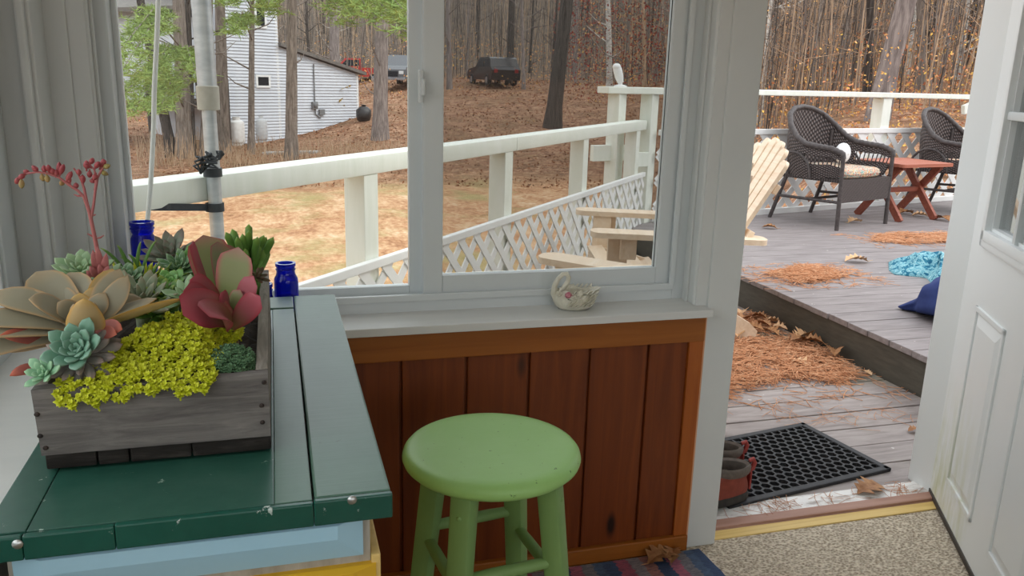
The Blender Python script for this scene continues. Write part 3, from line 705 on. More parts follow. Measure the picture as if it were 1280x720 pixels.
def leafc(mb, b, c, t, W, T, nrm, cup=.25, nb=.4, blunt=0., m=9, wp=.6, mi=0):
    """fleshy leaf along a quadratic curve b-c-t, upper face towards nrm"""
    b, c, t, nrm = Vector(b), Vector(c), Vector(t), Vector(nrm); vs, uv, fs = [], [], []; K = 10
    for i in range(m + 1):
        q = i / m; p = b * (1 - q) ** 2 + c * 2 * q * (1 - q) + t * q * q
        d = ((c - b) * (1 - q) + (t - c) * q).normalized(); u = (nrm - d * nrm.dot(d)).normalized(); s = d.cross(u)
        if q < wp: w = nb + (1 - nb) * math.sin(PI / 2 * q / wp)
        else: z = (q - wp) / (1 - wp); w = max(0, 1 - z ** (1.6 + 2 * blunt)) ** (.62 if blunt == 0 else .5)
        w = max(w, .03) * W / 2; th = T / 2 * (.45 + .55 * math.sin(PI * min(1, .15 + .8 * q))) * (1 if i < m else .3)
        for k in range(K):
            an = 2 * PI * k / K; ca, sa = math.cos(an), math.sin(an)
            vs.append(p + s * (w * ca) + u * (th * sa * (1 - .3 * ca * ca) + cup * w * ca * ca)); uv.append((abs(ca) ** 2.2, q))
    for i in range(m):
        for k in range(K): fs.append((i * K + k, i * K + (k + 1) % K, (i + 1) * K + (k + 1) % K, (i + 1) * K + k))
    fs.append(tuple(range(K - 1, -1, -1))); fs.append(tuple(m * K + k for k in range(K)))
    return mb.add(vs, fs, uv, mi)
def plant(name, label, cat, base): return thing(name, label, cat, base)
def rosette(c, Rr, n, tilt, W, T, inner=.25, el_in=80, el_out=8, seed=1, blunt=0., cup=.25, heading=-100, mb=None, rise=.0, nb=.45, wp=.6):
    """leaves on a golden-angle spiral; the axis leans by tilt degrees towards heading"""
    rnd = random.Random(seed); m = mb or MB(); m0 = len(m.v); c = Vector(c)
    for i in range(n):
        f = (i + .5) / n; L = Rr * (inner + (1 - inner) * f ** .8); el = R(el_in + (el_out - el_in) * f ** .75 + rnd.uniform(-5, 5)); az = i * 2.39996 + rnd.uniform(-.1, .1)
        b = Vector((.10 * Rr * f * math.cos(az), .10 * Rr * f * math.sin(az), rise * (1 - f)))
        d = Vector((math.cos(az) * math.cos(el), math.sin(az) * math.cos(el), math.sin(el)))
        t = b + d * L + Vector((0, 0, .10 * L)); cc = b + d * L * .55 - Vector((0, 0, .06 * L))
        nr = Vector((-math.cos(az) * math.sin(el), -math.sin(az) * math.sin(el), math.cos(el)))
        sc = .5 + .5 * f
        leafc(m, b, cc, t, W * sc, T * (.6 + .4 * f), nr, cup, nb, blunt, 7, wp)
    ax = Vector((math.cos(R(heading)), math.sin(R(heading)), 0)); mx = Matrix.Rotation(R(tilt), 4, Vector((0, 0, 1)).cross(ax))
    for i in range(m0, len(m.v)): m.v[i] = c + mx @ m.v[i]
    return m
def finish(m, part, mat, t): return m.wbuild(part, mat, t, True, R(70))
TOCAM = Vector((.1, -.9, .45)).normalized()

# big pale rosette leaning out of the box at the left
B = at_y(108, 404, 1.115); t = plant('ghost_plant', 'large pale peach and grey succulent rosette spreading over the left side of the planter box', 'succulent', (B.x, B.y, .913))
m = MB(); mr = MB(); mg = MB()
def gl(mb, bpx, tpx, yt, W, yb=1.115, lift=.01, nrm=None, T=.009, cup=.28, blunt=.0, wp=.58, nb=.45):
    b = at_y(bpx[0], bpx[1], yb); q = at_y(tpx[0], tpx[1], yt); c = b.lerp(q, .5) + Vector((0, 0, lift))
    leafc(mb, b, c, q, W, T, nrm if nrm else TOCAM, cup, nb, blunt, 9, wp)
gl(m, (95, 398), (45, 340), 1.19, .054, lift=-.006, wp=.68, nb=.6, nrm=(.35, -.85, .3)); gl(m, (106, 396), (86, 341), 1.20, .048, lift=-.004, wp=.62, nb=.6, nrm=(.1, -.9, .3)); gl(mg, (112, 396), (141, 336), 1.19, .034, lift=-.004)
gl(m, (116, 400), (150, 336), 1.15, .036, lift=-.006); gl(m, (120, 402), (160, 344), 1.13, .030, lift=-.008); gl(mg, (108, 398), (121, 358), 1.14, .026, lift=0)
gl(m, (90, 402), (-14, 372), 1.13, .042, lift=.016, nrm=(.2, -.5, .8)); gl(m, (92, 404), (36, 374), 1.09, .034, lift=.008, nrm=(.3, -.5, .8)); gl(m, (88, 404), (16, 371), 1.14, .034, lift=.010)
gl(m, (90, 410), (-40, 404), 1.09, .040, lift=.012, nrm=(.1, -.4, .9)); gl(m, (88, 416), (-45, 420), 1.07, .040, lift=.010, nrm=(0, -.4, .9)); gl(m, (86, 424), (-60, 458), 1.06, .030, lift=.020, nrm=(0, -.6, .8), T=.012)
gl(m, (84, 420), (-20, 436), 1.08, .034, lift=.010); gl(mr, (70, 426), (0, 419), 1.07, .020, lift=.004); gl(mr, (60, 462), (12, 470), 1.06, .014, 1.08)
gl(mg, (107, 413), (105, 373), 1.065, .044, yb=1.07, lift=-.004, nrm=(.1, -1, .15), cup=-.18, blunt=.0, wp=.22, nb=.95, T=.005)
gl(mg, (122, 408), (228, 373), 1.10, .034, lift=.0, nrm=(-.1, .3, .95)); gl(m, (120, 404), (196, 373), 1.13, .032, lift=-.004, nrm=(-.2, -.2, .9)); gl(m, (118, 402), (176, 372), 1.17, .03, lift=.004)
gl(mr, (124, 412), (153, 412), 1.07, .022, lift=.004, yb=1.09, T=.005); gl(mr, (120, 416), (146, 418), 1.06, .018, lift=.002, yb=1.085, T=.005)
gl(m, (100, 398), (64, 360), 1.17, .034, lift=0); gl(mg, (102, 400), (100, 366), 1.13, .026, lift=0); gl(m, (98, 402), (72, 378), 1.10, .028, lift=.004); gl(m, (110, 402), (132, 366), 1.12, .026, lift=0)
gl(m, (112, 404), (118, 378), 1.10, .02, lift=0); gl(m, (104, 404), (92, 380), 1.09, .022, lift=0)
m.tube([(B.x + .005, B.y + .02, .905), (B.x, B.y, B.z)], [.012, .009], 8)
finish(m, 'leaves', MAT['ghost'], t); finish(mg, 'leaves', MAT['ghost_gold'], t); finish(mr, 'leaves', MAT['ghost_red'], t)['label'] = 'dry orange red lower leaves'

# blue green echeveria at the front left corner
c = at_y(97, 441, 1.045); t = plant('echeveria', 'blue green echeveria with plump mauve outer leaves, front left in the planter box', 'succulent', (c.x, c.y, .92))
m = rosette(c + Vector((0, .012, -.002)), .040, 26, 52, .021, .0085, .3, 86, 30, 4, .25, .2, -98, nb=.6)
finish(m, 'leaves', MAT['echeveria_blue'], t)
m = rosette(c + Vector((0, .014, -.010)), .050, 30, 50, .0185, .012, .62, 40, -28, 6, .2, .15, -98, nb=.6); rnd = random.Random(5)
for i in range(0):
    az = R(-100 + rnd.uniform(-8, 8) + (i - 12) * 12.5); rr = .034 + .008 * (i % 2)
    b = c + Vector((math.cos(az) * .016, .012 + math.sin(az) * .012, -.012)); d = Vector((math.cos(az), -.35 + .6 * math.sin(az), -.10 + .28 * (abs(i - 12) / 12))).normalized()
    q = b + d * rr; leafc(m, b, b.lerp(q, .5) + Vector((0, -.003, -.006)), q + Vector((0, 0, .008)), .0165, .011, (-d.x * .3, -.5, .8), .1, .6, .3, 7, .62)
finish(m, 'leaves', MAT['echeveria_mauve'], t)['label'] = 'mauve grey outer leaves'
c2 = at_y(50, 462, 1.03); t = plant('echeveria', 'small mint green rosette at the very front left corner of the planter box', 'succulent', (c2.x, c2.y, .92))
finish(rosette(c2 + Vector((.004, .006, -.008)), .026, 15, 50, .0125, .006, .3, 84, 12, 9, .2, .2, -120, nb=.55), 'leaves', MAT['echeveria_mint'], t)

# stonecrop mats
def star(m, p, r, up, rnd, layers=2, n=6):
    up = up.normalized(); a = up.cross(Vector((0, 1, .2))).normalized(); b = up.cross(a)
    for l in range(layers):
        for k in range(n):
            an = 2 * PI * (k + .5 * l) / n + rnd.random() * .4; ra = a * math.cos(an) + b * math.sin(an)
            d = (ra * (1 - .3 * l) + up * (.25 + .55 * l)).normalized(); s = d.cross(up).normalized(); L = r * (1 - .2 * l); w = r * .34; o = p - up * (.25 * r * (1 - l))
            q = o + d * (L * .55)
            m.add([o, q + s * w, q + up * w * .7, q - s * w, q - up * w * .7, o + d * L], [(0, 1, 2), (0, 2, 3), (0, 3, 4), (0, 4, 1), (5, 2, 1), (5, 3, 2), (5, 4, 3), (5, 1, 4)], [(0, 0), (.3, .5), (0, .6), (.3, .5), (0, .3), (.3, 1)])
rnd = random.Random(11)
t = plant('stonecrop', 'bright yellow green stonecrop mat spilling over the front board of the planter box', 'succulent', (-.15, 1.10, .915))
m = MB(); pts = []
tries = 0
while len(pts) < 360 and tries < 30000:
    tries += 1; x = rnd.uniform(-.262, -.058); y = rnd.uniform(1.012, 1.185)
    left = -.262 + max(0, (y - 1.03)) * .62; right = -.085 + max(0, y - 1.05) * .26
    if x < left or x > right: continue
    edge = min(1, (x - left) / .035, (right - x) / .03)
    if y < 1.03 and x > -.205 and rnd.random() < .35: continue
    z = .927 + .040 * min(1, max(0, (y - 1.015) / .09)) * max(.25, edge) + .009 * noise.noise((x * 45, y * 45, 2)) - (.010 * (1.024 - y) / .012 if y < 1.024 else 0)
    p = Vector((x, y, z))
    if all((p - q).length > .0082 for q in pts): pts.append(p)
for p in pts:
    up = Vector((rnd.uniform(-.35, .35), -.45 + rnd.uniform(-.3, .3), .9)); p = p + Vector((0, 0, rnd.uniform(-.004, .004))); rs = rnd.uniform(.0066, .0088); star(m, p, rs, up, rnd); star(m, p - up.normalized() * rs * .5, rs * .85, up, rnd, 1); m.ball(p, rs * .34, 6, 4)
    m.tube([p - up.normalized() * .014, p - up.normalized() * .002], .0012, 4, False)
    if rnd.random() < .5: star(m, p - up.normalized() * .006 + Vector((0, -.001, 0)), .005, up, rnd, 1)
finish(m, 'sprigs', MAT['gold_sedum'], t)
t = plant('stonecrop', 'small blue green stonecrop clump in the front right corner of the planter box', 'succulent', (-.06, 1.08, .915))
m = MB(); pts = []; tries = 0
while len(pts) < 110 and tries < 20000:
    tries += 1; x = rnd.uniform(-.096, -.038); y = rnd.uniform(1.044, 1.125)
    e = 1 - ((x + .067) / .034) ** 2 - ((y - 1.082) / .045) ** 2
    if e < 0: continue
    p = Vector((x, y, .920 + .024 * math.sqrt(e) + rnd.uniform(-.003, .003)))
    if all((p - q).length > .0055 for q in pts): pts.append(p)
for p in pts:
    up = Vector((rnd.uniform(-.4, .4), -.3 + rnd.uniform(-.3, .3), 1)).normalized()
    for k in range(4): star(m, p - up * .0042 * k, .0046, up, rnd, 2 if k == 0 else 1, 6)
finish(m, 'sprigs', MAT['blue_sedum'], t)

# paddle plant with red edged leaves at the right
B = at_y(287, 402, 1.16); t = plant('paddle_plant', 'large paddle leaved succulent with red edged leaves, in the right half of the planter box', 'succulent', (B.x, B.y, .914))
m = MB(); mr = MB()
def pk(mb, bpx, tpx, yt, W, yb, lift, nrm, blunt=.7, wp=.66, cup=.12, T=.006, nb=.38): gl(mb, bpx, tpx, yt, W, yb, lift, nrm, T, cup, blunt, wp, nb)
pk(m, (283, 386), (254, 294), 1.24, .060, 1.19, -.002, (.28, -.9, .2)); pk(m, (282, 384), (272, 302), 1.22, .052, 1.18, 0, (.75, -.6, .15), cup=.3)
pk(m, (289, 402), (298, 309), 1.17, .054, 1.165, .0, (-.45, -.9, .1), cup=.2); pk(m, (285, 388), (286, 306), 1.25, .05, 1.20, 0, (.2, -.9, .1))
pk(mr, (260, 366), (241, 301), 1.23, .024, 1.19, -.008, (.75, -.6, .2)); pk(mr, (276, 396), (229, 364), 1.12, .038, 1.15, .010, (.35, -.8, .5)); pk(mr, (278, 388), (237, 350), 1.15, .034, 1.17, .010, (.4, -.75, .5))
pk(mr, (289, 402), (229, 394), 1.085, .056, 1.14, .026, (.2, -.85, .5)); pk(mr, (288, 408), (262, 396), 1.065, .05, 1.14, .022, (.1, -.75, .6))
pk(mr, (290, 408), (325, 370), 1.11, .034, 1.14, .0, (-.55, -.8, .1)); pk(mr, (290, 404), (317, 345), 1.15, .036, 1.16, .0, (-.7, -.7, .1)); pk(mr, (286, 396), (276, 366), 1.13, .024, 1.15, .004, (.8, -.5, .2))
pk(m, (286, 398), (300, 362), 1.15, .022, 1.15, 0, (-.5, -.8, .2))
m.tube([(B.x, B.y + .01, .905), B + Vector((0, .01, .006))], [.011, .009], 8)
finish(m, 'leaves', MAT['kalanchoe'], t); finish(mr, 'leaves', MAT['kalanchoe_red'], t)

# finger leaved jade at the back right
B = at_y(312, 352, 1.47); t = plant('finger_jade', 'green finger leaved jade standing tall in the back right corner of the planter box', 'succulent', (B.x, B.y, .914))
m = MB(); rnd = random.Random(3)
tips = [(282, 290), (290, 286), (296, 296), (303, 292), (311, 280), (311, 288), (318, 298), (322, 296), (330, 294), (342, 296), (337, 304), (333, 296), (300, 304), (306, 310), (315, 308), (324, 306), (330, 312), (297, 312), (290, 306), (309, 318), (318, 320), (286, 300), (336, 312), (322, 326), (302, 326)]
for i, (px, py) in enumerate(tips):
    q = at_y(px, py, 1.44 + rnd.uniform(-.03, .04)); b = at_y(311 + (px - 311) * .35, min(352, py + 34 + rnd.uniform(-3, 4)), 1.45 + rnd.uniform(-.01, .02))
    leafc(m, b, b.lerp(q, .5) + Vector((.0, 0, -.002)), q, .0125, .0105, TOCAM, .05, .5, .9, 8, .75)
for k in range(4): m.tube([(B.x + .006 * k - .01, B.y, .906), (B.x + .012 * (k - 1.5), B.y, B.z + .02)], [.006, .005], 7)
finish(m, 'leaves', MAT['finger_green'], t)
for k, (px, py) in enumerate(((318, 344), (323, 352), (315, 354))):
    pass
m = MB(); c = at_y(321, 346, 1.42); rosette(c, .022, 14, 45, .009, .004, .3, 80, 5, 21, 0, .2, -60, mb=m)
t = plant('echeveria', 'tiny dark brown rosette at the planter box rim below the finger jade', 'succulent', (c.x, c.y, .914))
MAT['brown_rosette'] = leafmat('brown_rosette', (92, 84, 62), (110, 62, 52), (104, 84, 62)); finish(m, 'leaves', MAT['brown_rosette'], t)

# rosettes and grasses between
c = at_y(213, 322, 1.47); t = plant('echeveria', 'grey green rosette with brownish leaf tips at the back of the planter box', 'succulent', (c.x, c.y, .914))
m = rosette(c, .052, 26, 30, .020, .006, .35, 78, 18, 31, 0, .25); m.tube([(c.x, c.y, .905), c], [.012, .01], 8); finish(m, 'leaves', MAT['grey_rosette'], t)
c = at_y(226, 337, 1.38); t = plant('haworthia', 'small succulent with pale striped pointed leaves, left of the paddle plant', 'succulent', (c.x, c.y, .914))
m = rosette(c, .040, 24, 28, .013, .006, .35, 75, 12, 33, 0, .3); m.tube([(c.x, c.y, .905), c], [.01, .01], 8); finish(m, 'leaves', MAT['haworthia'], t)
c = at_y(214, 356, 1.27); t = plant('echeveria', 'bright green cupped rosette beside the red edged paddle plant', 'succulent', (c.x, c.y, .914))
m = rosette(c, .026, 18, 30, .016, .006, .3, 80, 20, 35, .6, .3); m.tube([(c.x, c.y, .905), c], [.008, .008], 8); finish(m, 'leaves', MAT['bright_green'], t)
c = at_y(178, 382, 1.21); t = plant('echeveria', 'silvery green pointed rosette behind the yellow green stonecrop mat', 'succulent', (c.x, c.y, .914))
m = rosette(c, .062, 22, 20, .019, .008, .4, 72, 14, 37, 0, .25, -60); m.tube([(c.x, c.y, .905), c], [.01, .01], 8); finish(m, 'leaves', MAT['silver_green'], t)
c = at_y(233, 372, 1.20); t = plant('echeveria', 'pale green pointed rosette tucked against the left of the paddle plant', 'succulent', (c.x, c.y, .914))
m = rosette(c, .038, 14, 30, .016, .007, .4, 70, 10, 39, 0, .25, -130); m.tube([(c.x, c.y, .905), c], [.01, .01], 8); finish(m, 'leaves', MAT['pale_green'], t)
B = at_y(178, 348, 1.36); t = plant('senecio', 'bushy green succulent with narrow curling leaves in the middle of the planter box', 'succulent', (B.x, B.y, .914)); m = MB(); m2 = MB(); rnd = random.Random(8)
for i in range(150):
    a = rnd.uniform(0, 2 * PI); rr = rnd.random() ** .5; b = B + Vector((math.cos(a) * rr * .045, math.sin(a) * rr * .03, -.012 + rnd.uniform(0, .022) * (1 - rr * .5)))
    d = Vector((math.cos(a) * (.4 + rr), math.sin(a) * (.3 + rr) * .7 - .1, rnd.uniform(.25, 1.2))).normalized(); L = rnd.uniform(.018, .034)
    leafc(m if i % 3 else m2, b, b + d * L * .5 + Vector((0, 0, -.002)), b + d * L + Vector((0, 0, rnd.uniform(-.006, .008))), .0052, .0038, (0, -.4, .9), .2, .6, 0, 5, .5)
for k in range(6):                      # taller arching shoots
    a = R(200 + 40 * k); b = B + Vector((math.cos(a) * .01 - .01, 0, .005)); q = at_y((125, 146, 176, 196, 160, 150)[k], (310, 306, 302, 300, 318, 322)[k], 1.36)
    leafc(m, b, b.lerp(q, .6) + Vector((0, 0, .012)), q, .006, .0035, (0, -.5, .8), .2, .6, 0, 7, .4)
for k in range(10): m2.tube([(B.x - .04 + .009 * k, B.y, .905), (B.x - .04 + .009 * k, B.y, B.z)], .0022, 5)
finish(m, 'leaves', MAT['spiky_green'], t); finish(m2, 'leaves', MAT['gold_sedum'], t)
for k, (px, py, s) in enumerate(((150, 362, .022), (196, 392, .024))):
    c = at_y(px, py, 1.20 + .04 * (k == 0)); t = plant('echeveria', ('small grey green rosette in the shade behind the ghost rosette leaves', 'small olive rosette between the yellow stonecrop and the paddle plant')[k], 'succulent', (c.x, c.y, .914))
    mm = rosette(c, s * 1.5, 16, 25, .014, .006, .35, 76, 10, 50 + k, 0, .25); mm.tube([(c.x, c.y, .905), c], [.008, .008], 8); finish(mm, 'leaves', MAT['silver_green'] if k == 0 else MAT['spiky_green'], t)

for k, (px, py, yy, s, mt_, lab) in enumerate(((204, 372, 1.22, .034, 'spiky_green', 'small dark green rosette left of the pale pointed one by the paddle plant'), (160, 350, 1.30, .030, 'haworthia', 'small striped rosette between the pink flower stalk and the bushy narrow leaved plant'), (238, 330, 1.40, .036, 'bright_green', 'light green rosette just behind the top of the paddle plant'))):
    c = at_y(px, py, yy); t = plant('echeveria', lab, 'succulent', (c.x, c.y, .914))
    mm = rosette(c, s, 20, 30, .014, .006, .35, 76, 8, 70 + k, .1, .25); mm.tube([(c.x, c.y, .905), c], [.008, .008], 8); finish(mm, 'leaves', MAT[mt_], t)
# pale rosette with a tall pink flower stalk
B = at_y(124, 344, 1.30); t = plant('flowering_echeveria', 'pale green echeveria sending up a tall pink flower stalk with coral buds', 'succulent', (B.x, B.y, .914))
c = at_y(104, 342, 1.33); m = rosette(c, .046, 24, 22, .022, .008, .35, 76, 12, 41, 0, .25); c_ = at_y(128, 352, 1.28); rosette(c_, .034, 18, 20, .014, .006, .35, 80, 15, 43, 0, .25, mb=m)
m.tube([(c.x, c.y, .905), c], [.012, .01], 8); finish(m, 'leaves', MAT['pale_green'], t)
Y0 = 1.28
P_ = lambda px, py, y=Y0: at_y(px, py, y)
m = MB()
main = [P_(128, 352), P_(126, 335), P_(122, 315), P_(117, 290), P_(112, 266), P_(105, 246), P_(97, 238), P_(86, 231), P_(74, 222), P_(60, 217), P_(46, 215), P_(34, 217), P_(26, 222)]
m.tube(main, [.0042, .0036, .003, .0028, .0026, .0023, .002, .0018, .0017, .0016, .0015, .0013, .001], 9)
m.tube([P_(112, 266), P_(108, 250), P_(105, 235), P_(102, 226), P_(98, 218), P_(92, 210)], [.0024, .002, .0018, .0016, .0014, .0012], 8)
m.tube([P_(114, 272), P_(117, 256), P_(119, 240), P_(120, 225), P_(118, 212), P_(112, 206)], [.0022, .002, .0018, .0016, .0014, .0012], 8)
m.tube([P_(119, 238), P_(122, 222), P_(127, 212), P_(132, 207)], [.0022, .0018, .0016, .0012], 7)
for a, b in (((121, 296), (109, 292)), ((121, 298), (130, 294)), ((115, 268), (120, 268)), ((103, 245), (92, 243))): m.tube([P_(*a), P_((a[0] + b[0]) / 2, (a[1] + b[1]) / 2 + 1), P_(*b)], [.0012, .0016, .0006], 6)
finish(m, 'flower_stalk', MAT['pink_stem'], t)
m = MB()
for bx, by, tx, ty in ((124, 345, 116, 312), (128, 345, 122, 308), (130, 348, 133, 316), (126, 350, 112, 332), (131, 350, 124, 330), (129, 352, 136, 332), (122, 350, 108, 338)):
    b, q = P_(bx, by), P_(tx, ty, 1.265); leafc(m, b, b.lerp(q, .5) + Vector((0, -.006, 0)), q, .011, .005, TOCAM, .3, .6, 0, 6, .5)
finish(m, 'bracts', MAT['pink_stem'], t)
buds = [(24, 220, 20, 230, 0), (27, 221, 27, 236, 1), (32, 217, 25, 222, 0), (37, 216, 30, 214, 0), (48, 215, 43, 210, 0), (52, 216, 54, 226, 1), (58, 217, 60, 228, 1), (62, 217, 60, 206, 0), (68, 220, 64, 210, 0), (74, 222, 74, 202, 0), (74, 221, 80, 205, 0), (78, 225, 77, 231, 1), (82, 228, 90, 214, 0), (88, 232, 84, 218, 0), (95, 237, 95, 229, 0), (99, 220, 98, 212, 0), (104, 232, 103, 218, 0),
        (108, 214, 108, 200, 0), (112, 206, 116, 199, 0), (118, 212, 124, 202, 0), (120, 216, 118, 224, 0), (112, 212, 112, 222, 0), (124, 212, 130, 200, 0), (128, 210, 136, 207, 1), (126, 214, 130, 216, 1), (120, 226, 114, 226, 0), (132, 207, 128, 199, 0), (115, 210, 104, 206, 0), (70, 222, 70, 212, 0), (56, 217, 55, 208, 0)]
m = MB(); m2 = MB()
for bx, by, tx, ty, k in buds:
    rr = random.Random(bx * 7 + by); y0 = Y0 + rr.uniform(-.008, .008); b, q = P_(bx, by, Y0), P_(tx, ty, y0)
    leafc(m if k == 0 else m2, b.lerp(q, .25), b.lerp(q, .6), b + (q - b).normalized() * max((q - b).length, .012),   .0078, .0078, TOCAM, 0, .5, .0, 6, .5)
    (m if k == 0 else m2).tube([b, b.lerp(q, .4)], [.0012, .0015], 5)
finish(m, 'buds', MAT['coral_bud'], t); finish(m2, 'buds', MAT['olive_bud'], t)
# ================================================================== decks
AX, AY = -.357, 2.393
RD = Vector((3.105, 3.62, 0)).normalized(); RN = Vector((RD.y, -RD.x, 0))       # direction of the left railing, normal to the deck side
def rp(s, z=0, off=0): return Vector((AX, AY, z)) + RD * s + RN * off
STEP = 2.655; ZU = .19
m = MB(); y = 2.078
rnd = random.Random(2)
while y < 6.0:
    xl = AX + (y - AY) * RD.x / RD.y + .02; dz = rnd.uniform(-.0015, .001)
    m.box((max(xl, -.75), y, -.03 + dz), (STEP - .002, y + .1385, 0 + dz), bev=.003); y += .1455
m.box((-.6, 2.07, -.25), (STEP, 2.10, -.031))
m.bar(rp(-.35, -.14, -.03), rp(4.9, -.14, -.03), .03, .22)
struct(m.build('deck_floor', MAT['deck']))
m = MB(); y = 2.078
FR = lambda x: 6.30 + .236 * (x - 3.876)           # line of the far railing
while y < 7.6:
    x1 = 8.2; x0 = max(STEP - .012 + rnd.uniform(-.004, .004), 3.876 + (y - 6.30) / .236 if y > FR(STEP) else 0)
    if x0 < x1 - .2: m.box((x0, y, ZU - .028), (x1, y + .139, ZU + rnd.uniform(-.001, .001)), bev=.003)
    y += .1455
struct(m.build('upper_deck_floor', MAT['deck_up']))
m = MB().box((STEP + .004, 2.07, -.04), (STEP + .035, 6.02, ZU - .028), bev=.002)
m.bar((2.6, FR(2.6) + .03, ZU - .12), (8.2, FR(8.2) + .03, ZU - .12), .03, .19)
struct(m.build('step_fascia', MAT['fascia']))

def lattice(mb, org, d, L, z0, z1, nrm, w=.042, pitch=.156, th=.006):
    d = Vector(d); nrm = Vector(nrm); H = z1 - z0
    for lay, sg in ((0, 1), (1, -1)):
        u = -H
        while u < L + H:
            # strip centre line from (u,0) to (u+sg*H, H), clipped to the panel
            a0, a1 = (u, 0.0), (u + sg * H, H)
            t0, t1 = 0.0, 1.0; da = a1[0] - a0[0]
            for lim, s_ in ((0, 1), (L, -1)):
                f0 = s_ * (a0[0] - lim); f1 = s_ * (a1[0] - lim)
                if f0 < 0 and f1 < 0: t0 = 2; break
                if f0 < 0: t0 = max(t0, f0 / (f0 - f1))
                elif f1 < 0: t1 = min(t1, f0 / (f0 - f1))
            if t0 < t1 - .02:
                p = org + d * (a0[0] + da * t0) + Vector((0, 0, z0 + H * t0)) + nrm * (lay * th); q = org + d * (a0[0] + da * t1) + Vector((0, 0, z0 + H * t1)) + nrm * (lay * th)
                mb.bar(p, q, w, th, up=nrm)
            u += pitch
    return mb
# ------------------------------------------------------------------ left railing
ra = thing('deck_railing', 'white wooden railing with lattice running from the window out along the lower deck', 'railing', (AX, AY, 0))
m = MB(); m.bar(rp(-.42, .963), rp(2.35, .963), .105, .073, bev=.012); m.wbuild('handrail', MAT['rail_white'], ra, True)
m = MB(); m.bar(rp(2.352, .963), rp(4.80, .963), .105, .073, bev=.012); m.wbuild('handrail', MAT['rail_white'], ra, True)
for s in (-.2, 1.03, 2.27, 3.43, 4.60):
    a = rp(s, 0); ang = math.atan2(RD.y, RD.x)
    MB().box((-.046, -.046, -1.9), (.046, .046, .927), rotz(ang, a), bev=.004).wbuild('post', MAT['rail_white'], ra)
m = MB(); lattice(m, rp(-.42, 0, .058), RD, 5.18, .0, .575, RN); m.wbuild('lattice', MAT['lattice_white'], ra)
m = MB(); m.bar(rp(-.42, .585, .062), rp(4.76, .585, .062), .03, .034, bev=.004); m.bar(rp(-.42, .02, .062), rp(4.76, .02, .062), .026, .034, bev=.004); m.wbuild('lattice_cap', MAT['lattice_white'], ra)
# ------------------------------------------------------------------ far railing of the upper deck
fd = Vector((1, .236, 0)).normalized(); fn = Vector((fd.y, -fd.x, 0))
fr_ = lambda x, z=0, off=0: Vector((x, FR(x), z)) + fn * off
rb = thing('deck_railing', 'white wooden railing with lattice along the upper deck edge behind the wicker chairs', 'railing', (4.0, FR(4.0), ZU))
m = MB(); m.bar(fr_(2.40, 1.222), fr_(3.3, 1.222), .15, .05, bev=.006); m.wbuild('handrail', MAT['rail_white'], rb)
m = MB(); m.bar(fr_(3.302, 1.228), fr_(8.2, 1.228), .15, .045, bev=.006); m.wbuild('handrail', MAT['rail_white'], rb)
fa = math.atan2(fd.y, fd.x)
for x, w in ((2.535, .052), (2.84, .052), (3.80, .06), (5.52, .06), (7.15, .06), (8.1, .06)):
    MB().box((-w, -w, -1.6 if x < 3 else -.9), (w, w, 1.2), rotz(fa + (R(22) if x < 3 else 0), fr_(x)), bev=.004).wbuild('post', MAT['rail_white'], rb)
m = MB(); lattice(m, fr_(2.9, 0, .066), fd, 5.4, ZU + .03, .90, fn, .058, .205); m.wbuild('lattice', MAT['lattice_white'], rb)
m = MB(); m.bar(fr_(2.9, .905, .07), fr_(8.2, .905, .07), .03, .045, bev=.004); m.bar(fr_(2.9, ZU + .025, .07), fr_(8.2, ZU + .025, .07), .04, .05, bev=.004); m.wbuild('lattice_cap', MAT['lattice_white'], rb)
m = MB(); m.bar(fr_(2.33, .75, .0), fr_(2.62, .75, -.0), .045, .12, bev=.004); m.bar(fr_(2.68, .70, .06), fr_(2.80, .70, .06), .05, .11, bev=.004); m.wbuild('cross_block', MAT['rail_white'], rb)
m = MB(); m.bar(fr_(6.62, 1.10, .08), fr_(6.95, 1.20, .08), .04, .09, bev=.004); m.wbuild('brace', MAT['rail_white'], rb)
c = fr_(2.555, 1.247)
t = thing('yard_light', 'small white swivel light standing on the corner post cap of the railing', 'light', c)
m = MB().lathe([(.05, 0), (.05, .008), (.03, .014), (.016, .018), (.014, .04), (0, .042)], n=20); m.build('base', MAT['lattice_white'], t, True)
m = MB().tube([(.002, 0, .03), (-.012, 0, .07), (-.03, 0, .125), (-.038, 0, .145)], [.022, .032, .034, .030], 14); m.ball((-.040, -.004, .146), (.032, .032, .026), 14, 10); m.build('lamp_head', MAT['lattice_white'], t, True)

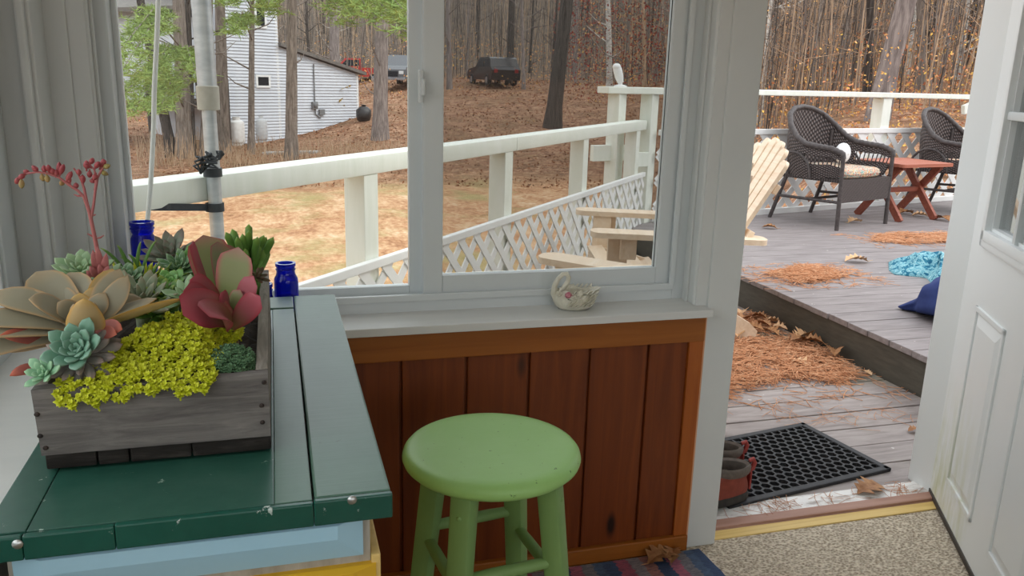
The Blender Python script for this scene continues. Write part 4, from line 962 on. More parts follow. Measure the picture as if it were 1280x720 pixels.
# ------------------------------------------------------------------ mast lashed to the handrail, straps, cable
PXY = Vector((-.171, 2.50, 0))
t = thing('metal_mast', 'grey galvanized steel mast pole lashed upright to the white handrail', 'pole', PXY)
MB().tube([(0, 0, 1.215), (-.012, 0, 2.6)], [.026, .026], 20).build('upper_tube', MAT['galv'], t, True)
MB().tube([(.008, 0, .002), (0, 0, 1.22)], [.0195, .0195], 20).build('lower_tube', MAT['galv'], t, True)
MB().lathe([(.0195, 1.185), (.030, 1.187), (.0305, 1.25), (.0265, 1.252)], n=24).build('coupling', MAT['coupling'], t, True)
for nm, z, ln, lab in (('strap', 1.012, .34, 'black lashing strap round the mast over the top of the handrail'), ('strap', .912, .22, 'black lashing strap round the mast under the handrail')):
    t = thing('strap', lab, 'strap', PXY + Vector((0, 0, z)))
    m = MB(); ring = []
    m.lathe([(.0215, -.012), (.026, -.012), (.026, .012), (.0215, .012), (.0215, -.012)], n=20); m.build('loop', MAT['strap'], t, True)
    b = MB(); a0 = Vector((-.02, .0, 0)); a1 = -RD * ln - RN * .06 + Vector((0, 0, -.006 if z > 1 else .012))
    if z > 1:
        b.bar(a0 - RN * .02 + Vector((0, 0, -.006)), a1 - RN * .0 + Vector((0, 0, -.003)), .045, .003, up=(0, 0, 1)); b.bar(Vector((-.01, .02, -.004)), -RN * .11 + RD * .02 + Vector((0, 0, -.008)), .03, .003)
    else: b.bar(a0 + RN * .012, a1 + RN * .03 + Vector((0, 0, .014)), .020, .004, up=RN); b.build('band', MAT['strap'], t)
    if z > 1:
        b = MB(); rr = random.Random(4)
        for k in range(7):
            p = [Vector((-.03, -.03, .0))]
            for j in range(5): p.append(p[-1] * .5 + Vector((rr.uniform(-.035, .03), rr.uniform(-.03, -.012), rr.uniform(.005, .05))))
            b.tube(p, .0035, 6)
        b.build('cord', MAT['strap'], t, True)
pts = [at_y(px, py, 2.17) for px, py in ((200, -60), (198, 0), (196, 50), (193, 110), (192, 160), (190, 200), (188, 235), (184, 280))]
pts.append(pts[-1] + Vector((-.02, .02, -.5)))
tag(MB().tube(pts, .0058, 10).build('cable', MAT['cord_white'], smooth=True), 'white cable hanging down outside the left pane of the window', 'cable')

# ------------------------------------------------------------------ rubber mat, shoes
mu_ = R(9)
t = thing('door_mat', 'black rubber door mat with a honeycomb of holes, on the lower deck outside the door', 'mat', (1.643, 2.312, 0.0), mu_)
m = MB(); LX, LY, BR, HT = .355, .212, .026, .014
m.box((-LX, -LY, 0), (LX, -LY + BR, HT), bev=.005).box((-LX, LY - BR, 0), (LX, LY, HT), bev=.005).box((-LX, -LY, 0), (-LX + BR, LY, HT), bev=.005).box((LX - BR, -LY, 0), (LX, LY, HT), bev=.005)
m.build('border', MAT['rubber'], t)
m = MB(); hr = .0215; dx_ = hr * math.sqrt(3); dy_ = hr * 1.5; r_in = hr - .0042
j = 0; yy = -LY + BR + hr * .45
while yy < LY - BR - hr * .3:
    xx = -LX + BR + hr * .6 + (dx_ / 2 if j % 2 else 0)
    while xx < LX - BR - hr * .4:
        vs = []
        for rr, z in ((hr, .0), (hr, HT - .002), (r_in, HT - .002), (r_in, .0)):
            for k in range(6): an = PI / 6 + k * PI / 3; vs.append((max(-LX + .01, min(LX - .01, xx + rr * math.cos(an))), max(-LY + .01, min(LY - .01, yy + rr * math.sin(an))), z))
        fs = []
        for k in range(6):
            n_ = (k + 1) % 6; fs += [(6 + k, 6 + n_, 12 + n_, 12 + k), (12 + k, 12 + n_, 18 + n_, 18 + k)]
        m.add(vs, fs); xx += dx_
    yy += dy_; j += 1
m.build('honeycomb', MAT['rubber'], t)
MB().box((-LX + .01, -LY + .01, .0003), (LX - .01, LY - .01, .0012)).build('underside', MAT['shoe_inner'], t)

def shoe(loc, rz, label, mirror=1):
    """an ankle high walking shoe; heel at the local origin, toe along +x"""
    t = thing('walking_shoe', label, 'shoe', loc, rz, 'pair of walking shoes by the door')
    def outline(x0, x1, w, n=28):
        o = []
        for k in range(n):
            an = 2 * PI * k / n; cx = math.cos(an); u = (1 + cx) / 2
            x = x0 + (x1 - x0) * u; wd = w * (.80 + .30 * math.sin(PI * min(1, u * .95)) - .1 * (1 - u)) * abs(math.sin(an)) ** .75
            o.append((x, math.copysign(wd, math.sin(an)) + mirror * .010 * u * u))
        return o
    def loft(levels, cap0=True, cap1=True):
        vs, fs = [], []; n = 28
        for x0, x1, w, z, sl in levels:
            for x, y in outline(x0, x1, w): vs.append((x, y, z + sl * (x - x0)))
        for i in range(len(levels) - 1):
            for k in range(n): fs.append((i * n + k, i * n + (k + 1) % n, (i + 1) * n + (k + 1) % n, (i + 1) * n + k))
        if cap0: fs.append(tuple(range(n - 1, -1, -1)))
        if cap1: fs.append(tuple((len(levels) - 1) * n + k for k in range(n)))
        return MB().add(vs, fs)
    loft([(-.004, .285, .044, .0, 0), (-.010, .292, .049, .006, 0), (-.011, .292, .050, .024, 0), (-.004, .284, .047, .030, 0)]).build('sole', MAT['shoe_sole'], t, True)
    loft([(-.004, .284, .047, .029, 0), (-.008, .282, .047, .045, 0), (-.004, .262, .045, .062, 0), (.002, .215, .042, .078, .05), (.0, .165, .041, .090, .06), (-.002, .135, .040, .098, .05)], True, False).build('upper', MAT['shoe_rust'], t, True)
    loft([(-.003, .137, .0415, .092, .05), (-.008, .138, .0455, .100, .05), (-.010, .138, .0465, .116, .05), (-.004, .132, .042, .124, .05), (.006, .122, .034, .118, .05), (.008, .118, .032, .085, .02), (.01, .116, .031, .05, 0)], False, True).build('collar', MAT['shoe_grey'], t, True)
    loft([(.009, .118, .0325, .09, .02), (.02, .11, .028, .05, 0), (.03, .1, .02, .042, 0)], False, True).build('lining', MAT['shoe_inner'], t, True)
    MB().tube([(-.002, 0, .092), (-.018, 0, .104), (-.024, 0, .122), (-.018, 0, .134), (-.004, 0, .130)], [.008, .009, .008, .008, .006], 8).build('pull_loop', MAT['shoe_red'], t, True)
    MB().box((-.0135, -.012, .035), (-.007, .012, .095), bev=.003).build('heel_strip', MAT['shoe_red'], t)
    m = MB()
    for k in range(5):
        x = .135 + k * .022; z = .104 - k * .009
        m.tube([(x, -.026, z - .008), (x + .004, 0, z + .006), (x, .026, z - .008)], .003, 6)
    m.build('laces', MAT['shoe_grey'], t, True)
shoe((1.400, 2.085, .0145), R(178), 'brown and rust red walking shoe nearest the door sill, beside the white post', 1)
shoe((1.445, 2.205, .0145), R(174), 'brown and rust red walking shoe on the black mat behind its mate', -1)

# ------------------------------------------------------------------ pine needles and dead leaves
def needles(label, poly, n, z, mound, seed, edge=.1, ln=(.07, .13), r=.0017):
    rr = random.Random(seed); m = MB(); xs = [p[0] for p in poly]; ys = [p[1] for p in poly]
    def inside(x, y):
        c = False
        for i in range(len(poly)):
            (x1, y1), (x2, y2) = poly[i], poly[i - 1]
            if (y1 > y) != (y2 > y) and x < (x2 - x1) * (y - y1) / (y2 - y1) + x1: c = not c
        return c
    k = 0; tries = 0
    while k < n and tries < n * 30:
        tries += 1; x = rr.uniform(min(xs) - edge, max(xs) + edge); y = rr.uniform(min(ys) - edge, max(ys) + edge)
        ins = inside(x, y)
        if not ins and rr.random() > .035: continue
        if ins and noise.noise((x * 4, y * 4, seed)) < -.18 and rr.random() < .8: continue
        h = z + .003 + (rr.random() ** 1.5 * mound if ins else 0); a = rr.uniform(0, PI); L = rr.uniform(*ln); d = Vector((math.cos(a), math.sin(a), rr.uniform(-.12, .12) if ins else 0)) * L / 2
        p = Vector((x, y, h)); b = Vector((-math.sin(a), math.cos(a), 0)) * rr.uniform(.1, .25) * L
        s = Vector((-math.sin(a), math.cos(a), 0)) * r; u = Vector((0, 0, r))
        A, B_, C_ = p - d, p + b * .3, p + d
        A.z = max(A.z, z + .002); C_.z = max(C_.z, z + .002)
        m.add([A + s, A - s, A + u, B_ + s, B_ - s, B_ + u, C_ + s, C_ - s, C_ + u], [(0, 3, 5, 2), (1, 2, 5, 4), (0, 1, 4, 3), (3, 6, 8, 5), (4, 5, 8, 7), (3, 4, 7, 6)]); k += 1
    o = m.build('pine_needles', MAT['needles']); return tag(o, label, 'pine needles', kind='stuff')
needles('orange pine needle drift on the lower deck against the step', [(2.63, 4.0), (2.62, 3.30), (2.56, 2.98), (2.42, 2.93), (2.22, 3.02), (2.02, 3.0), (1.80, 2.86), (1.70, 3.15), (1.95, 3.38), (2.15, 3.5), (2.35, 4.0)], 3600, 0, .03, 1)
needles('orange pine needle patch near the front edge of the upper deck', [(2.74, 4.17), (2.86, 3.95), (3.0, 3.98), (3.15, 4.05), (3.38, 4.08), (3.36, 4.22), (3.18, 4.36), (3.0, 4.28)], 1500, ZU, .02, 2)
needles('orange pine needle patch on the upper deck in front of the red side table', [(4.20, 5.02), (4.42, 4.9), (4.85, 4.88), (5.1, 5.0), (5.05, 5.2), (4.7, 5.28), (4.4, 5.2)], 1500, ZU, .02, 3)
needles('thin scatter of pine needles along the door sill and over the mat edge', [(1.3, 1.998), (2.0, 1.998), (2.0, 2.06), (1.3, 2.06)], 75, .004, .005, 4, .02, (.05, .09), .0008)
needles('sparse pine needles strewn over the lower deck boards by the post', [(1.55, 2.62), (1.95, 2.58), (2.5, 2.5), (2.55, 2.8), (2.0, 2.85), (1.6, 2.9)], 80, .0, .003, 5, .1, (.07, .13), .0010)
rr = random.Random(12)
for i, (x, y) in enumerate(((2.50, 3.95), (2.58, 3.88), (2.44, 3.84), (2.60, 3.78), (2.52, 3.74), (2.42, 3.68), (2.56, 3.66), (2.36, 3.78), (2.48, 3.60), (2.60, 3.50), (2.60, 3.42), (2.54, 3.46), (2.30, 3.62), (2.60, 3.24))):
    o = dry_leaf(MB(), (0, 0, 0), rr.uniform(.09, .14), rr.uniform(0, 6), .55, 20 + i).build('dry_leaf', MAT['dry_leaf' if i % 3 else 'pale_leaf']); o.location = (x, y, .028); o.rotation_euler = (rr.uniform(-.15, .15), rr.uniform(-.15, .15), 0)
    tag(o, 'curled brown oak leaf in the leaf heap at the foot of the deck step', 'leaf', 'oak leaves heaped at the step')
for px, py, z, lab, sz, mt in ((1000, 459, 0, 'pale curled leaf on the near tip of the needle drift', .12, 'pale_leaf'), (1143, 540, 0, 'small reddish leaf on the lower deck beside the door jamb', .06, 'dry_leaf'), (1083, 468, 0, 'small tan leaf lying at the base of the deck step', .06, 'pale_leaf'),
                               (1070, 328, ZU, 'long tan leaf lying alone in the middle of the upper deck', .16, 'pale_leaf'), (1068, 279, ZU, 'tan leaf on the deck in front of the wicker chair with the floral cushion', .15, 'pale_leaf'), (1015, 257, ZU, 'brown leaf by the rear foot of the nearer wicker chair', .18, 'dry_leaf'),
                               (1150, 271, ZU, 'tan leaf between the feet of the red side table', .14, 'pale_leaf'), (1132, 268, ZU, 'brown leaf under the red side table', .16, 'dry_leaf'), (1180, 276, ZU, 'orange brown leaf on the upper deck beside the door jamb', .18, 'dry_leaf'), (962, 286, ZU, 'brown leaf at the end of the pale chair arm', .12, 'dry_leaf')):
    q = at_z(px, py, z); o = dry_leaf(MB(), (0, 0, 0), sz, rr.uniform(0, 6), .4, px).build('dry_leaf', MAT[mt]); o.location = (q.x, q.y, z + .003); tag(o, lab, 'leaf')

# ------------------------------------------------------------------ cloths on the upper deck
def crumple(label, cat, name, mat, c, rz, outline, hgt, seed, n=34):
    """a cloth thrown down in folds: outline in local metres, folded height field"""
    m = MB(); vs, fs = [], []; idx = {}
    xs = [p[0] for p in outline]; ys = [p[1] for p in outline]; x0, x1, y0, y1 = min(xs), max(xs), min(ys), max(ys)
    cen = Vector(((x0 + x1) / 2, (y0 + y1) / 2))
    K = 48; NR = 14
    import bisect
    per = []
    for k in range(K):
        an = 2 * PI * k / K; best = 0
        d = Vector((math.cos(an), math.sin(an)))
        for i in range(len(outline)):
            a = Vector(outline[i]) - cen; b = Vector(outline[i - 1]) - cen; e = b - a; den = d.x * e.y - d.y * e.x
            if abs(den) < 1e-9: continue
            t_ = (a.x * e.y - a.y * e.x) / den; u_ = (a.x * d.y - a.y * d.x) / den
            if t_ > 0 and -1e-6 <= u_ <= 1 + 1e-6: best = max(best, t_)
        per.append((d, best))
    def hz(p, f):
        q = (p.x * 9, p.y * 9, seed); r = abs(noise.noise(q)) * 1.2 + .6 * abs(noise.noise((p.x * 20, p.y * 20, seed)))
        return .004 + hgt * (1 - f ** 2.4) * (.55 + .9 * r)
    vs.append((cen.x, cen.y, hz(cen, 0)))
    for j in range(1, NR + 1):
        f = j / NR
        for d, L in per: p = cen + d * L * f; vs.append((p.x, p.y, hz(p, f)))
    for k in range(K): fs.append((0, 1 + k, 1 + (k + 1) % K))
    for j in range(NR - 1):
        for k in range(K): a = 1 + j * K; fs.append((a + k, a + (k + 1) % K, a + K + (k + 1) % K, a + K + k))
    o = len(vs); vs += [(p[0], p[1], 0) for p in vs[1 + (NR - 1) * K:1 + NR * K]]
    for k in range(K): a = 1 + (NR - 1) * K; fs.append((a + k, a + (k + 1) % K, o + (k + 1) % K, o + k))
    ob = m.add(vs, fs).build(name, mat, smooth=True, auto=R(80)); ob.location = c; ob.rotation_euler = (0, 0, rz); return tag(ob, label, cat)
crumple('teal and white patterned cloth lying crumpled on the upper deck', 'cloth', 'patterned_cloth', MAT['teal_cloth'], (3.86, 4.17, ZU), 0, [(.22, .34), (-.02, .22), (-.20, .0), (-.24, -.10), (-.10, -.20), (-.22, -.42), (-.34, -.52), (-.15, -.62), (-.02, -.60), (.18, -.30), (.42, .0), (.52, .3), (.4, .42)], .095, 3)
t = thing('navy_bag', 'navy blue cloth bag with a gathered pointed corner, on the upper deck beside the jamb', 'bag', (3.175, 3.225, ZU), R(-66))
m = MB(); K = 26; prof = [(-.20, .004, .004, .012), (-.175, .030, .014, .018), (-.145, .045, .024, .028), (-.122, .034, .032, .036), (-.10, .050, .048, .050), (-.06, .12, .09, .091), (.02, .17, .115, .115), (.12, .20, .125, .125), (.22, .20, .12, .12), (.30, .14, .08, .08), (.345, .03, .02, .03)]
vs, fs = [], []
for i, (x, w, h, zc) in enumerate(prof):
    for k in range(K):
        an = 2 * PI * k / K; fold = 1 + .10 * math.sin(an * 5 + i * .4) + .12 * noise.noise((x * 9, an * 1.3, 2))
        vs.append((x, w * math.cos(an) * fold - .10 * max(0, -x), max(.002, zc + h * math.sin(an) * fold)))
for i in range(len(prof) - 1):
    for k in range(K): fs.append((i * K + k, i * K + (k + 1) % K, (i + 1) * K + (k + 1) % K, (i + 1) * K + k))
fs += [tuple(range(K - 1, -1, -1)), tuple((len(prof) - 1) * K + k for k in range(K))]
m.add(vs, fs).build('body', MAT['navy_cloth'], t, True, R(80))
m = MB(); a_ = [(-.112 + .002 * math.sin(k), .010 + .034 * math.cos(2 * PI * k / 14), .036 + .036 * math.sin(2 * PI * k / 14)) for k in range(15)]
m.tube(a_, .005, 6); m.tube([(-.11, .01, .07), (-.08, .05, .10), (-.06, .02, .11), (-.03, .06, .12)], .003, 6); m.build('drawstring', MAT['white_cloth'], t, True)

# ------------------------------------------------------------------ Adirondack style slatted chairs (front towards local -y)
def rounded(x0, x1, y0, y1, r0, r1, n=6):
    """plank outline in XY rounded at the y0 end (r0) and y1 end (r1)"""
    o = []
    for cx, cy, r, a0 in ((x1 - r0, y0 + r0, r0, -90), (x1 - r1, y1 - r1, r1, 0), (x0 + r1, y1 - r1, r1, 90), (x0 + r0, y0 + r0, r0, 180)):
        for k in range(n + 1): a = R(a0 + 90 * k / n); o.append((cx + r * math.cos(a), cy + r * math.sin(a)))
    return o
def slat_chair(loc, rz, label, tail=.93, rec=.46, arm=.70):
    t = thing('slatted_deck_chair', label, 'chair', loc, rz, 'pale wooden slatted chairs on the lower deck')
    for s in (-1, 1):
        m = MB().prism(rounded(-.07, .07, -.17, arm, .06, .05), .555, .582); m.v = [q + Vector((s * .335, 0, -.03 * max(0, q.y))) for q in m.v]; m.build('armrest', MAT['cedar'], t, True, R(30))
        MB().box((s * .285 - .0125, -.075, 0), (s * .285 + .0125, .025, .555), bev=.003).build('leg', MAT['cedar'], t)
        MB().box((s * .335 - .012, -.02, .44), (s * .335 + .012, .06, .555), bev=.003).build('arm_bracket', MAT['cedar'], t)
        # stringer: plank sloping back to the deck with a rounded tail
        pl_ = [(-.06, .37), (-.055, .27), (tail - .28, .0), (tail - .06, .0), (tail, .02), (tail + .012, .06), (tail - .03, .10), (.45, .245), (.2, .33), (.0, .375)]
        mx = Matrix(((0, 0, 1, s * .258 - .0125), (1, 0, 0, 0), (0, 1, 0, 0), (0, 0, 0, 1)))
        MB().prism(pl_, 0, .025, mx).build('stringer', MAT['cedar'], t)
    for k in range(6):
        y = -.06 + k * .092; z = .375 - (.0 if k == 0 else .012) - max(0, y) * .27
        MB().bar((-.29, y, z), (.29, y, z), .082, .022, up=(0, -.25 if k else -.1, 1), bev=.004).build('seat_slat', MAT['cedar'], t)
    b0 = Vector((0, .42, .245)); bd = Vector((0, rec, .87)).normalized()
    for k in range(-3, 4):
        L = .88 - .011 * k * k; x0 = .076 * k; x1 = .104 * k; w = .078
        nrm = Vector((0, -bd.z, bd.y)); m = MB()
        ax = (Vector((x1 - x0, 0, 0)) + bd * .86).normalized(); sx = ax.cross(nrm).normalized()
        mx = Matrix(((sx.x, ax.x, nrm.x, x0), (sx.y, ax.y, nrm.y, b0.y), (sx.z, ax.z, nrm.z, b0.z), (0, 0, 0, 1)))
        m.prism(rounded(-w / 2, w / 2, 0, L, .004, .034), 0, .02, mx); m.build('back_slat', MAT['cedar'], t)
    for f, x, h in ((.08, .27, .06), (.43, .33, .07), (.74, .29, .05)):
        p = b0 + bd * (.86 * f) + Vector((0, .028, -.012)); MB().bar(p + Vector((-x, 0, 0)), p + Vector((x, 0, 0)), .025, h, up=bd, bev=.004).build('back_rail', MAT['cedar'], t)
    MB().bar((-.29, -.085, .30), (.29, -.085, .30), .022, .10, bev=.003).build('front_apron', MAT['cedar'], t)
    return t
slat_chair((1.72, 4.0, 0), R(-104), 'pale wooden slatted chair seen past the white post, back to the deck step', .72)
slat_chair((.949, 2.861, 0), R(-134), 'pale wooden slatted chair just outside the window, one armrest end showing above the sill', .66, .30, .56)

# ------------------------------------------------------------------ wicker chairs
n = NT('wicker'); n.rs(.5, .35)
uvn = n.new('ShaderNodeTexCoord').outputs['UV']; s_ = n.sep(uvn)
wu = n.math('SINE', n.math('MULTIPLY', s_[0], 2 * PI * 46)); wv = n.math('SINE', n.math('ADD', n.math('MULTIPLY', s_[1], 2 * PI * 26), n.math('MULTIPLY', n.math('SIGN', wu), PI / 2)))
wh = n.math('MULTIPLY', n.math('ADD', n.math('MULTIPLY', n.math('ABSOLUTE', wu), .6), n.math('MULTIPLY', wv, .5)), .6)
n.color(n.ramp(wh, [(.0, lin((44, 38, 38))), (.35, lin((90, 80, 78))), (.75, lin((132, 120, 116)))])); n.bump(wh, .9, .01); MAT['wicker'] = n.m
def wicker_chair(loc, rz, label, sc=1.0):
    t = thing('wicker_chair', label, 'chair', loc, rz, 'dark wicker armchairs on the upper deck')
    S = lambda p: Vector(p) * sc
    half = [(.355, -.30, .600), (.362, -.20, .632), (.365, -.08, .640), (.360, .04, .652), (.345, .14, .70), (.310, .23, .785), (.235, .305, .870), (.125, .345, .915), (0, .355, .930)]
    rim = half + [(-x, y, z) for x, y, z in reversed(half[:-1])]
    low = [(x * .90, y * .92 + (.01 if y < 0 else 0), .375 if y > -.1 else .40) for x, y, z in rim]
    def shell(a0, a1, f0, f1, th=.012, gap=None):
        vs, uv, fs = [], [], []; N = len(rim); M = 6
        rng = [i for i in range(N) if a0 <= i <= a1]
        for side in (0, 1):
            for i in rng:
                T = Vector(rim[i]); B_ = Vector(low[i]); o_ = Vector((T.x, T.y - .0, 0)).normalized()
                for j in range(M + 1):
                    f = f0 + (f1 - f0) * j / M; p = B_.lerp(T, f) + o_ * (.015 * math.sin(PI * f) + (-th if side else 0)); vs.append(S(p)); uv.append((i / N, f * .5 + .01))
        n1 = len(rng) * (M + 1)
        for i in range(len(rng) - 1):
            for j in range(M):
                a = i * (M + 1) + j; q = (a, a + M + 1, a + M + 2, a + 1); fs.append(q); fs.append(tuple(n1 + k for k in reversed(q)))
        return MB().add(vs, fs, uv)
    shell(0, 99, .0, .46).build('side_weave', MAT['wicker'], t, True)
    shell(3, 13, .46, 1).build('backrest', MAT['wicker'], t, True)
    for a, b in ((0, 3), (13, 16)):
        shell(a, b, .72, 1).build('arm_weave', MAT['wicker'], t, True)
        m = MB()
        for i in range(a, b):
            for q in range(3):
                f = (q + .5) / 3; T = Vector(rim[i]).lerp(Vector(rim[i + 1]), f); B_ = Vector(low[i]).lerp(Vector(low[i + 1]), f); m.tube([S(B_.lerp(T, .42)), S(B_.lerp(T, .75))], .0055, 6)
        m.build('arm_spindles', MAT['wicker_frame'], t, True)
    pts = []
    for i in range(len(rim) - 1):
        for k in range(5): pts.append(S(Vector(rim[i]).lerp(Vector(rim[i + 1]), k / 5)))
    pts.append(S(rim[-1])); rad = [(.021 + .004 * (k % 2)) * sc for k in range(len(pts))]
    pts = [S((.352, -.312, .56))] + pts + [S((-.352, -.312, .56))]; rad = [.018] + rad + [.018]
    MB().tube(pts, rad, 10).build('rolled_rim', MAT['wicker_frame'], t, True)
    for s in (-1, 1):
        MB().tube([S((s * .352, -.305, .585)), S((s * .348, -.31, .40)), S((s * .35, -.325, .0))], .0165 * sc, 10).build('leg', MAT['wicker_frame'], t, True)
        MB().tube([S((s * .285, .235, .74)), S((s * .275, .235, .40)), S((s * .29, .36, .0))], .0165 * sc, 10).build('leg', MAT['wicker_frame'], t, True)
        MB().tube([S((s * .35, -.31, .22)), S((s * .285, .29, .20))], .012 * sc, 8).build('stretcher', MAT['wicker_frame'], t, True)
        arc = [S((s * .368, .16 - .20 * math.cos(PI * k / 10) * .9 - .02, .38 + .20 * math.sin(PI * k / 10))) for k in range(11)]; MB().tube(arc, .011 * sc, 8).build('side_hoop', MAT['wicker_frame'], t, True)
    MB().tube([S((-.318, -.02, .21)), S((.318, -.02, .21))], .012 * sc, 8).build('stretcher', MAT['wicker_frame'], t, True)
    m = MB(); vs = [S((x, y, z)) for y in (-.322, -.306) for x, z in ((-.345, .215), (.345, .215), (.345, .395), (-.345, .395))]
    m.add(vs, [(0, 1, 2, 3), (7, 6, 5, 4), (0, 4, 5, 1), (1, 5, 6, 2), (2, 6, 7, 3), (3, 7, 4, 0)], [(0, 0.01), (1, 0.01), (1, .35), (0, .35)] * 2); m.build('front_apron', MAT['wicker'], t)
    m = MB(); vs = [S(q) for q in ((-.34, -.31, .37), (.34, -.31, .37), (.29, .28, .36), (-.29, .28, .36), (-.34, -.31, .395), (.34, -.31, .395), (.29, .28, .385), (-.29, .28, .385))]
    m.add(vs, [(3, 2, 1, 0), (4, 5, 6, 7), (0, 1, 5, 4), (1, 2, 6, 5), (2, 3, 7, 6), (3, 0, 4, 7)], [(0, 0.01), (1, 0.01), (1, 1), (0, 1)] * 2); m.build('seat', MAT['wicker'], t)
    return t
def seat_cushion(loc, rz, label, sc=1.0, th=.075):
    t = thing('seat_cushion', label, 'cushion', loc, rz); m = MB(); vs, fs = [], []; N, Lh = 40, [(0, .93), (.012, .985), (.035, 1.0), (.06, .985), (.073, .93), (.078, .6), (.08, 0)]
    for z, k in Lh:
        for i in range(N):
            an = 2 * PI * i / N; e = .45; x = math.copysign(abs(math.cos(an)) ** e, math.cos(an)) * .295; y = math.copysign(abs(math.sin(an)) ** e, math.sin(an)) * .275
            x *= 1 - .12 * max(0, y) / .275; vs.append(Vector((x * k, y * k - .02, z * th / .08)) * sc)
    for j in range(len(Lh) - 1):
        for i in range(N): fs.append((j * N + i, j * N + (i + 1) % N, (j + 1) * N + (i + 1) % N, (j + 1) * N + i))
    fs.append(tuple(range(N - 1, -1, -1))); m.add(vs, fs).build('cover', MAT['cushion'], t, True, R(60))
    m = MB(); ring = [Vector((math.copysign(abs(math.cos(a)) ** .45, math.cos(a)) * .297 * (1 - .12 * max(0, math.sin(a))), math.copysign(abs(math.sin(a)) ** .45, math.sin(a)) * .277 - .02, .038 * th / .08)) * sc for a in [2 * PI * k / 48 + .01 for k in range(49)]]
    m.tube(ring, .004, 6); m.build('piping', MAT['cushion'], t, True); return t
WC1 = (4.47, 5.90, ZU); WC2 = (6.16, 6.30, ZU)
wicker_chair(WC1, R(20), 'dark brown wicker armchair with a floral cushion, left of the red side table', 1.0)
seat_cushion((WC1[0], WC1[1], ZU + .396), R(20), 'floral seat cushion in red, teal and cream on the nearer wicker armchair', 1.03)
wicker_chair(WC2, R(24), 'dark brown wicker armchair right of the red side table, half hidden by the door jamb', .99)
seat_cushion((WC2[0], WC2[1], ZU + .394), R(24), 'floral seat cushion on the wicker armchair behind the door jamb', .98)
t = thing('round_pillow', 'small white round pillow on the floral cushion of the wicker armchair', 'pillow', (4.47 + .12, 5.9 + .03, ZU + .48), R(20))
MB().ball((0, .02, .085), (.085, .055, .085), 20, 14).build('cover', MAT['white_cloth'], t, True, R(80)); MB().ball((0, -.036, .085), (.008, .004, .008), 8, 6).build('button', MAT['white_cloth'], t, True)

# ------------------------------------------------------------------ red side table
t = thing('side_table', 'red stained wooden side table with crossed legs between the wicker chairs', 'table', (5.28, 6.02, ZU), R(9))
for k in range(4):
    y0 = -.26 + k * .131; m = MB().prism(rounded(-.31, .31, y0, y0 + .126, .035 if k == 0 else .004, .035 if k == 3 else .004, 3), .465, .492); m.build('top_board', MAT['cedar_top'], t)
for s in (-1, 1):
    x = s * .225
    MB().bar((x - s * .012, -.22, .0), (x - s * .012, .17, .465), .06, .032, up=(1, 0, 0), bev=.003).build('leg', MAT['cedar_red'], t)
    MB().bar((x + s * .020, .22, .0), (x + s * .020, -.17, .465), .06, .032, up=(1, 0, 0), bev=.003).build('leg', MAT['cedar_red'], t)
    MB().box((x - .02, -.2, .435), (x + .02, .2, .466), bev=.003).build('cleat', MAT['cedar_red'], t)
MB().box((-.22, -.022, .225), (.22, .022, .265), bev=.003).build('stretcher', MAT['cedar_red'], t)
# ================================================================== yard, house and woods
def smooth(x): x = max(0., min(1., x)); return x * x * (3 - 2 * x)
def ground(x, y):
    r = math.hypot(x, y); th = math.degrees(math.atan2(x, y))
    k = .1 + .9 * smooth((th + 2) / 11)
    gl_ = -2 + 3.0 * k * smooth((r - 24) / 36) + max(0, r - 66) * .13
    if r < 7: gr = -.9
    elif r < 17: gr = -.9 + 1.5 * smooth((r - 7) / 10)
    elif r < 45: gr = .6 + 2.4 * (r - 17) / 28
    else: gr = 3.0 + (r - 45) * .12
    s = smooth((th - 24) / 15) if th < 110 else max(0, 1 - (th - 110) / 30)
    if r < 12: gl_ = gl_ + .0
    z = gl_ * (1 - s) + gr * s
    return z + .10 * noise.noise((x * .25, y * .25, 0)) * min(1, r / 10) + .03 * noise.noise((x * 1.1, y * 1.1, 4))
def hit(px, py, r0=4, r1=200):
    d = ray(px, py); d = d / math.hypot(d.x, d.y); r = r0
    while r < r1:
        p = CAMP + d * r
        if p.z < ground(p.x, p.y): return Vector((p.x, p.y, ground(p.x, p.y)))
        r += .15
    return CAMP + d * r1
n = NT('forest_floor'); n.rs(.95, .1)
geo = n.new('ShaderNodeNewGeometry'); P0 = geo.outputs['Position']
def nz(sc, det=4, st=(1, 1, 1)):
    mp = n.new('ShaderNodeMapping'); mp.inputs['Scale'].default_value = st; n.link(P0, mp.inputs['Vector']); return n.noise(mp.outputs[0], sc, det, .65)
lit = n.ramp(n.math('ADD', n.math('MULTIPLY', nz(11, 6), .6), n.math('MULTIPLY', nz(2.6, 6), .4)), [(.34, lin((62, 46, 38))), (.45, lin((122, 88, 68))), (.53, lin((160, 120, 94))), (.62, lin((200, 170, 142)))])
lit = n.mix(n.ramp(nz(.6, 3), [(.45, (0, 0, 0, 1)), (.7, (1, 1, 1, 1))]), lit, n.ramp(nz(4, 7), [(.3, lin((78, 60, 46))), (.55, lin((138, 108, 82))), (.75, lin((176, 152, 116)))]))
lawn = n.ramp(n.math('ADD', n.math('MULTIPLY', nz(9, 7, (1, .5, 1)), .5), n.math('MULTIPLY', nz(1.6, 6, (1, .6, 1)), .5)), [(.34, lin((146, 104, 76))), (.45, lin((190, 142, 106))), (.54, lin((212, 172, 134))), (.66, lin((230, 204, 172)))])
lawn = n.mix(n.ramp(nz(.45, 5), [(.50, (0, 0, 0, 1)), (.66, (.8, .8, .8, 1))]), lawn, n.ramp(nz(12, 4), [(.3, lin((140, 134, 88))), (.7, lin((190, 178, 124)))]))
dist = n.new('ShaderNodeVectorMath', operation='LENGTH'); n.link(P0, dist.inputs[0])
